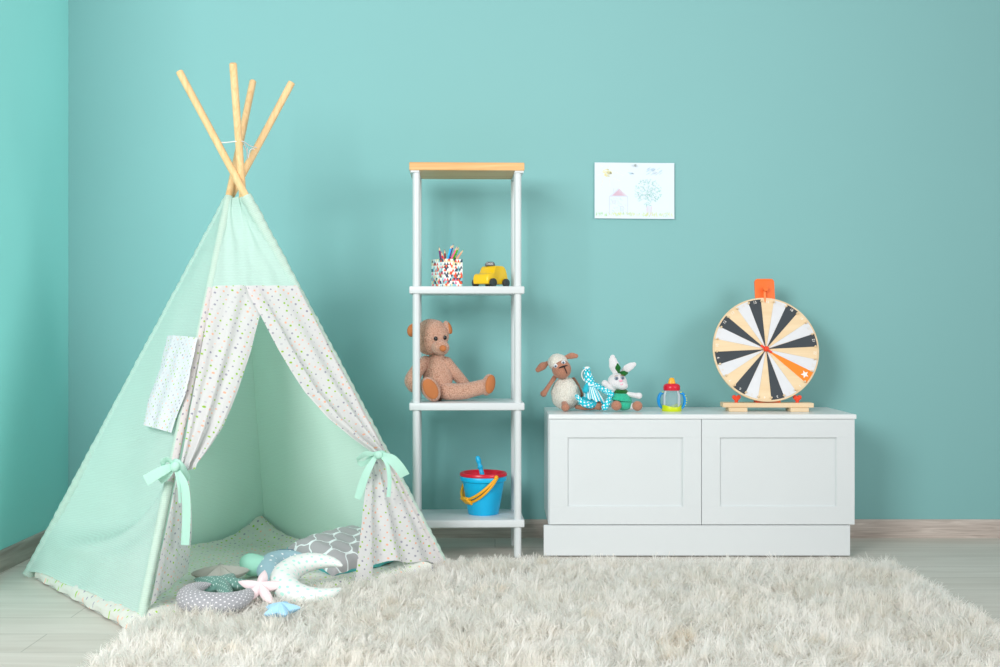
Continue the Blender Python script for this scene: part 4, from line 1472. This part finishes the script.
def clear_plastic():
    t = NT('clear_plastic')
    fr = t.n('ShaderNodeFresnel'); fr.inputs[0].default_value = 1.35
    tr = t.n('ShaderNodeBsdfTransparent'); tr.inputs[0].default_value = (0.93, 0.96, 0.97, 1)
    gl = t.n('ShaderNodeBsdfPrincipled'); gl.inputs['Base Color'].default_value = (0.9, 0.94, 0.95, 1); gl.inputs['Roughness'].default_value = 0.12
    f = t.math('ADD', t.math('MULTIPLY', fr.outputs[0], 0.9), t.math('MULTIPLY', t.noise(t.coord(), 18), 0.14))
    mx = t.n('ShaderNodeMixShader'); t.l(f, mx.inputs[0]); t.l(tr.outputs[0], mx.inputs[1]); t.l(gl.outputs[0], mx.inputs[2])
    t.l(mx.outputs[0], t.out.inputs[0])
    return t.m


clr = clear_plastic()
T = Matrix.Translation(sc)
obj('cup_body', MB().lathe([(0.0, 0.008), (0.033, 0.008), (0.0362, 0.016), (0.0362, 0.058), (0.0345, 0.070), (0.030, 0.079), (0.0285, 0.083), (0.0285, 0.09), (0.0272, 0.09), (0.0272, 0.082), (0.033, 0.069), (0.0346, 0.058), (0.0346, 0.017), (0.032, 0.0098), (0, 0.0098)], 40, T), clr, sp_, label='clear plastic body')
vs, fs = [], []
seg = 48
for i in range(seg):
    a = 2 * PI * i / seg
    zt_ = 0.022 + 0.006 * math.sin(2 * a + 0.8) + 0.003 * math.cos(a)
    for r, z in ((0.0, 0.0), (0.037, 0.0), (0.0395, 0.003), (0.0395, 0.012), (0.0382, zt_), (0.0368, zt_), (0.0365, 0.010), (0.0, 0.0078)):
        vs.append(T @ Vector((r * math.cos(a), r * math.sin(a), z)))
n8 = 8
for i in range(seg):
    j = (i + 1) % seg
    for k in range(n8 - 1):
        fs.append((i * n8 + k, j * n8 + k, j * n8 + k + 1, i * n8 + k + 1))
obj('base', MB().add(vs, fs), lime, sp_, label='lime green base')
ld = obj('lid', MB().lathe([(0.026, 0.0835), (0.032, 0.083), (0.0333, 0.085), (0.0335, 0.094), (0.0325, 0.101), (0.028, 0.107), (0.020, 0.110), (0.0, 0.111)], 40, T), redp, sp_, label='red screw lid')
obj('spout', MB().lathe([(0.0155, 0.108), (0.0145, 0.114), (0.0115, 0.124), (0.0095, 0.130), (0.006, 0.1325), (0, 0.133)], 28, T, 0, False, 1, 0.75), yelp, ld, label='yellow spout')
for s in (-1, 1):
    pth = [sc + Vector((s * r, -0.006 if s > 0 else 0.002, z)) for r, z in ((0.034, 0.071), (0.044, 0.069), (0.0505, 0.055), (0.052, 0.042), (0.049, 0.026), (0.042, 0.015), (0.036, 0.013))]
    h = obj('handle', MB().sweep(pth, [0.005, 0.007, 0.0082, 0.0084, 0.008, 0.0066, 0.005], 14, 5, True, (1.3, 0.8), flatdir=(s, 0, 0.05)), bluh, sp_, label='blue handle')
    for r, z in ((0.049, 0.062), (0.0525, 0.053), (0.0538, 0.044), (0.0528, 0.034), (0.049, 0.024)) if s > 0 else ():
        obj('grip_bump', MB().ball(sc + Vector((r + 0.0026, -0.0125, z)), 0.003), plain('lime_bump', (226, 232, 60), 0.4), h)
    for r, z in ((0.036, 0.0735), (0.038, 0.012)):
        obj('handle_root', MB().ball(sc + Vector((s * r, -0.006 if s > 0 else 0.002, z)), (0.0055, 0.005, 0.004)), lime, h)

# ------------------------------------------------------------------ spinning prize wheel
wcx = (765.7 - CX) / FL * 4.83
fw = thing('prize_wheel', 'tabletop spinning wheel with black, white, wood and orange wedges on the cabinet', 'spinning wheel', (wcx, 4.83, CT))
birch = wood('birch_ply', (228, 200, 160), (240, 218, 182), axis=0, scale=30, rough=0.55)
wdw = wood('birch_wedge', (236, 208, 164), (244, 222, 184), axis=0, scale=26, rough=0.6)
wht = plain('white_wedge_paint', (224, 227, 230), 0.5)
chc = plain('charcoal_wedge_paint', (58, 66, 72), 0.55)
org = plain('orange_wedge_paint', (255, 140, 30), 0.5)
orp = plain('orange_plastic', (255, 118, 48), 0.4)
red_o = plain('red_orange_plastic', (240, 72, 36), 0.4)
zc = 0.792
tilt = math.radians(-13)
Mw = Matrix.Translation((wcx, 4.83, zc)) @ Matrix.Rotation(tilt, 4, 'X')     # local: x right, z up, -y to the viewer
Rw = 0.2125
Mdisc = Mw @ Matrix.Rotation(PI / 2, 4, 'X')                                 # lathe axis -> -y
obj('wheel_disc', MB().lathe([(0, -0.005), (Rw - 0.001, -0.005), (Rw, -0.004), (Rw, 0.004), (Rw - 0.001, 0.005), (0, 0.005)], 128, Mdisc), birch, fw, label='round birch disc')
mb = MB()
seg_off = 100.5
for k in range(24):
    a0, a1 = math.radians(seg_off + 7.5 - 15 * k), math.radians(seg_off - 7.5 - 15 * k)
    m = (0, 1, 2)[k % 3]
    if k == 9:
        m = 3
    ro = 0.2055
    rows = []
    for i in range(9):
        a = a0 + (a1 - a0) * i / 8
        rows.append(a)
    vs = [Mw @ Vector((0.006 * math.cos((a0 + a1) / 2), -0.0055, 0.006 * math.sin((a0 + a1) / 2)))]
    vs += [Mw @ Vector((ro * math.cos(a), -0.0055, ro * math.sin(a))) for a in rows]
    vs2 = [p + (Mw.to_3x3() @ Vector((0, -0.0006, 0))) for p in vs]
    n1 = len(vs)
    fs = [tuple(range(n1, 2 * n1))] + [(i, (i + 1) % n1, n1 + (i + 1) % n1, n1 + i) for i in range(n1)]
    mb.add(vs + vs2, fs, m, [((Mw.inverted() @ p).x, (Mw.inverted() @ p).z) for p in vs + vs2])
wd = obj('wedges', mb, [chc, wdw, wht, org], fw, angle=30, label='painted charcoal, birch, white and orange wedges')
num_m = [plain('number_white', (246, 244, 238), 0.5), plain('number_beige', (226, 218, 206), 0.6)]
for k in range(24):
    a = math.radians(seg_off - 15 * k)
    if k == 9:
        pts = []
        for i in range(10):
            r = 0.0165 if i % 2 == 0 else 0.0075
            b_ = PI / 2 + i * PI / 5
            pts.append((r * math.cos(b_), r * math.sin(b_)))
        vs, fs = [Vector((x, y, 0.0003)) for x, y in pts] + [Vector((0, 0, 0.0003))], [(i, (i + 1) % 10, 10) for i in range(10)]
        rr_ = 0.181
    else:
        num = (k - 9) % 24
        vs, fs = text_mesh(str(num), 0.0145)
        rr_ = 0.195
    Mx = Mw @ Matrix.Translation((rr_ * math.cos(a), -0.0066, rr_ * math.sin(a))) @ Matrix.Rotation(-(a - PI / 2), 4, 'Y') @ Matrix.Rotation(PI / 2, 4, 'X')
    m = 0 if k % 3 == 0 else (0 if k % 3 == 1 else 1)
    obj('star_mark' if k == 9 else 'numeral', MB().add([Mx @ v for v in vs], fs, 0), num_m[m], wd)
for k in range(24):
    a = math.radians(seg_off + 7.5 - 15 * k)
    Mx = Mw @ Matrix.Translation((0.1975 * math.cos(a), -0.005, 0.1975 * math.sin(a))) @ Matrix.Rotation(PI / 2, 4, 'X')
    obj('peg', MB().lathe([(0, -0.001), (0.0042, -0.001), (0.0042, 0.010), (0.003, 0.012), (0, 0.0125)], 14, Mx), birch, fw)
mb = MB().lathe([(0, 0), (0.011, 0), (0.011, 0.008), (0.008, 0.013), (0.006, 0.014), (0, 0.0145)], 24, Mw @ Matrix.Translation((0, -0.006, 0)) @ Matrix.Rotation(PI / 2, 4, 'X'))
hub = MB().box((0, 0, 0), (0.052, 0.006, 0.010), 0.003).xf(Mw @ Matrix.Translation((0, -0.010, 0)) @ Matrix.Rotation(math.radians(34), 4, 'Y'))
mb.add(hub.v, hub.f)
obj('hub', mb, red_o, fw, label='red orange hub')


def rrect(w, z0, z1, r, n=8):
    pts = [(-w / 2, z0), (w / 2, z0)]
    for i in range(n + 1):
        a = PI / 2 * i / n
        pts.append((w / 2 - r + r * math.cos(a), z1 - r + r * math.sin(a)))
    for i in range(n + 1):
        a = PI / 2 + PI / 2 * i / n
        pts.append((-w / 2 + r + r * math.cos(a), z1 - r + r * math.sin(a)))
    return pts


mb = MB().prism(rrect(0.080, -0.213, 0.296, 0.014), 0.012, 0.0015, Mw @ Matrix.Translation((0.011, 0.009, 0)))
sup = obj('support_board', mb, orp, fw, label='orange upright board')
obj('axle', MB().lathe([(0, -0.009), (0.008, -0.009), (0.008, 0.006), (0, 0.006)], 16, Mdisc), orp, fw)
kn = obj('knob', MB().lathe([(0, 0), (0.007, 0), (0.007, 0.012), (0.0105, 0.013), (0.0105, 0.026), (0.009, 0.0275), (0, 0.028)], 24, Mw @ Matrix.Translation((0.009, 0.009, 0.247)) @ Matrix.Rotation(PI / 2, 4, 'X')), orp, fw)
obj('pointer', MB().prism([(-0.0045, 0.247), (0.0045, 0.247), (0.0032, 0.2), (0, 0.190), (-0.0032, 0.2)], 0.002, 0.0004, Mw @ Matrix.Translation((0.006, -0.0085, 0))), plain('clear_orange_flap', (250, 150, 90), 0.3), fw)
zb0 = CT + 0.016
br = math.radians(-2)
def M_base(x, y, z):
    return Matrix.Translation((wcx, 4.815, 0)) @ Matrix.Rotation(br, 4, 'Z') @ Matrix.Translation((x, y, z))
obj('base_plank', MB().box((0, 0, 0), (0.358, 0.075, 0.018), 0.0015).xf(M_base(0.0, 0, zb0 + 0.009)), birch, fw, angle=15)
for x in (-0.121, 0.120):
    obj('base_foot', MB().box((0, 0, 0), (0.072, 0.10, 0.0155), 0.0015).xf(M_base(x, -0.005, CT + 0.008)), birch, fw, angle=15)
    hp = []
    for i in range(28):
        t = 2 * PI * i / 28
        hp.append((0.00108 * 16 * math.sin(t) ** 3 * 1.0, 0.00105 * (13 * math.cos(t) - 5 * math.cos(2 * t) - 2 * math.cos(3 * t) - math.cos(4 * t)) + 0.012))
    hb = MB().prism(hp, 0.012, 0.002, M_base(x, -0.012, zb0 + 0.0235))
    nb = MB().lathe([(0, 0), (0.007, 0), (0.007, 0.014), (0, 0.014)], 16, M_base(x, -0.006, zb0 + 0.018))
    hb.add(nb.v, nb.f)
    obj('wing_nut', hb, red_o, fw, label='red heart shaped wing nut')
obj('support_foot', MB().box((0, 0, 0), (0.086, 0.05, 0.016), 0.002).xf(M_base(-0.003, 0.006, zb0 + 0.026)), red_o, fw, label='red orange foot block')

# ------------------------------------------------------------------ camera
cam = bpy.data.cameras.new('camera')
co = bpy.data.objects.new('camera', cam)
C.objects.link(co)
co.location = (0, 0, EYE)
co.rotation_euler = (PI / 2, 0, 0)
cam.sensor_fit = 'HORIZONTAL'
cam.sensor_width = 36
cam.lens = FL / 1000 * 36
cam.shift_x = 0.005
cam.shift_y = -0.0085
cam.clip_start = 0.05
bpy.context.scene.camera = co

# ------------------------------------------------------------------ light: a big window behind on the left, open daylight fill
def area(name, loc, target, size, size_y, power, col=(1, 1, 1)):
    l = bpy.data.lights.new(name, 'AREA')
    l.shape = 'RECTANGLE'; l.size = size; l.size_y = size_y; l.energy = power; l.color = col
    o = bpy.data.objects.new(name, l)
    C.objects.link(o)
    o.location = loc
    o.rotation_euler = (Vector(target) - Vector(loc)).to_track_quat('-Z', 'Y').to_euler()
    return o


area('window_light', (-2.1, 0.1, 2.35), (-0.4, 5.0, 0.8), 1.8, 1.8, 165, (0.99, 0.985, 0.99))
area('side_fill_light', (3.4, 1.3, 2.0), (-1.5, 4.4, 1.1), 1.6, 1.6, 19, (0.99, 0.985, 0.99)).data.spread = math.radians(80)  # added fill lamp, narrowed and aimed to brighten the left wall
w = bpy.data.worlds.new('world')
bpy.context.scene.world = w
w.use_nodes = True
bg = w.node_tree.nodes['Background']
bg.inputs[0].default_value = (0.995, 0.985, 0.995, 1)
bg.inputs[1].default_value = 0.62
sc_ = bpy.context.scene
sc_.view_settings.view_transform = 'Standard'
sc_.view_settings.look = 'None'
sc_.view_settings.gamma = 1
sc_.view_settings.use_curve_mapping = False
sc_.view_settings.exposure = 0.0
sc_.cycles.use_denoising = True
sc_.cycles.max_bounces = 10
sc_.cycles.transparent_max_bounces = 16
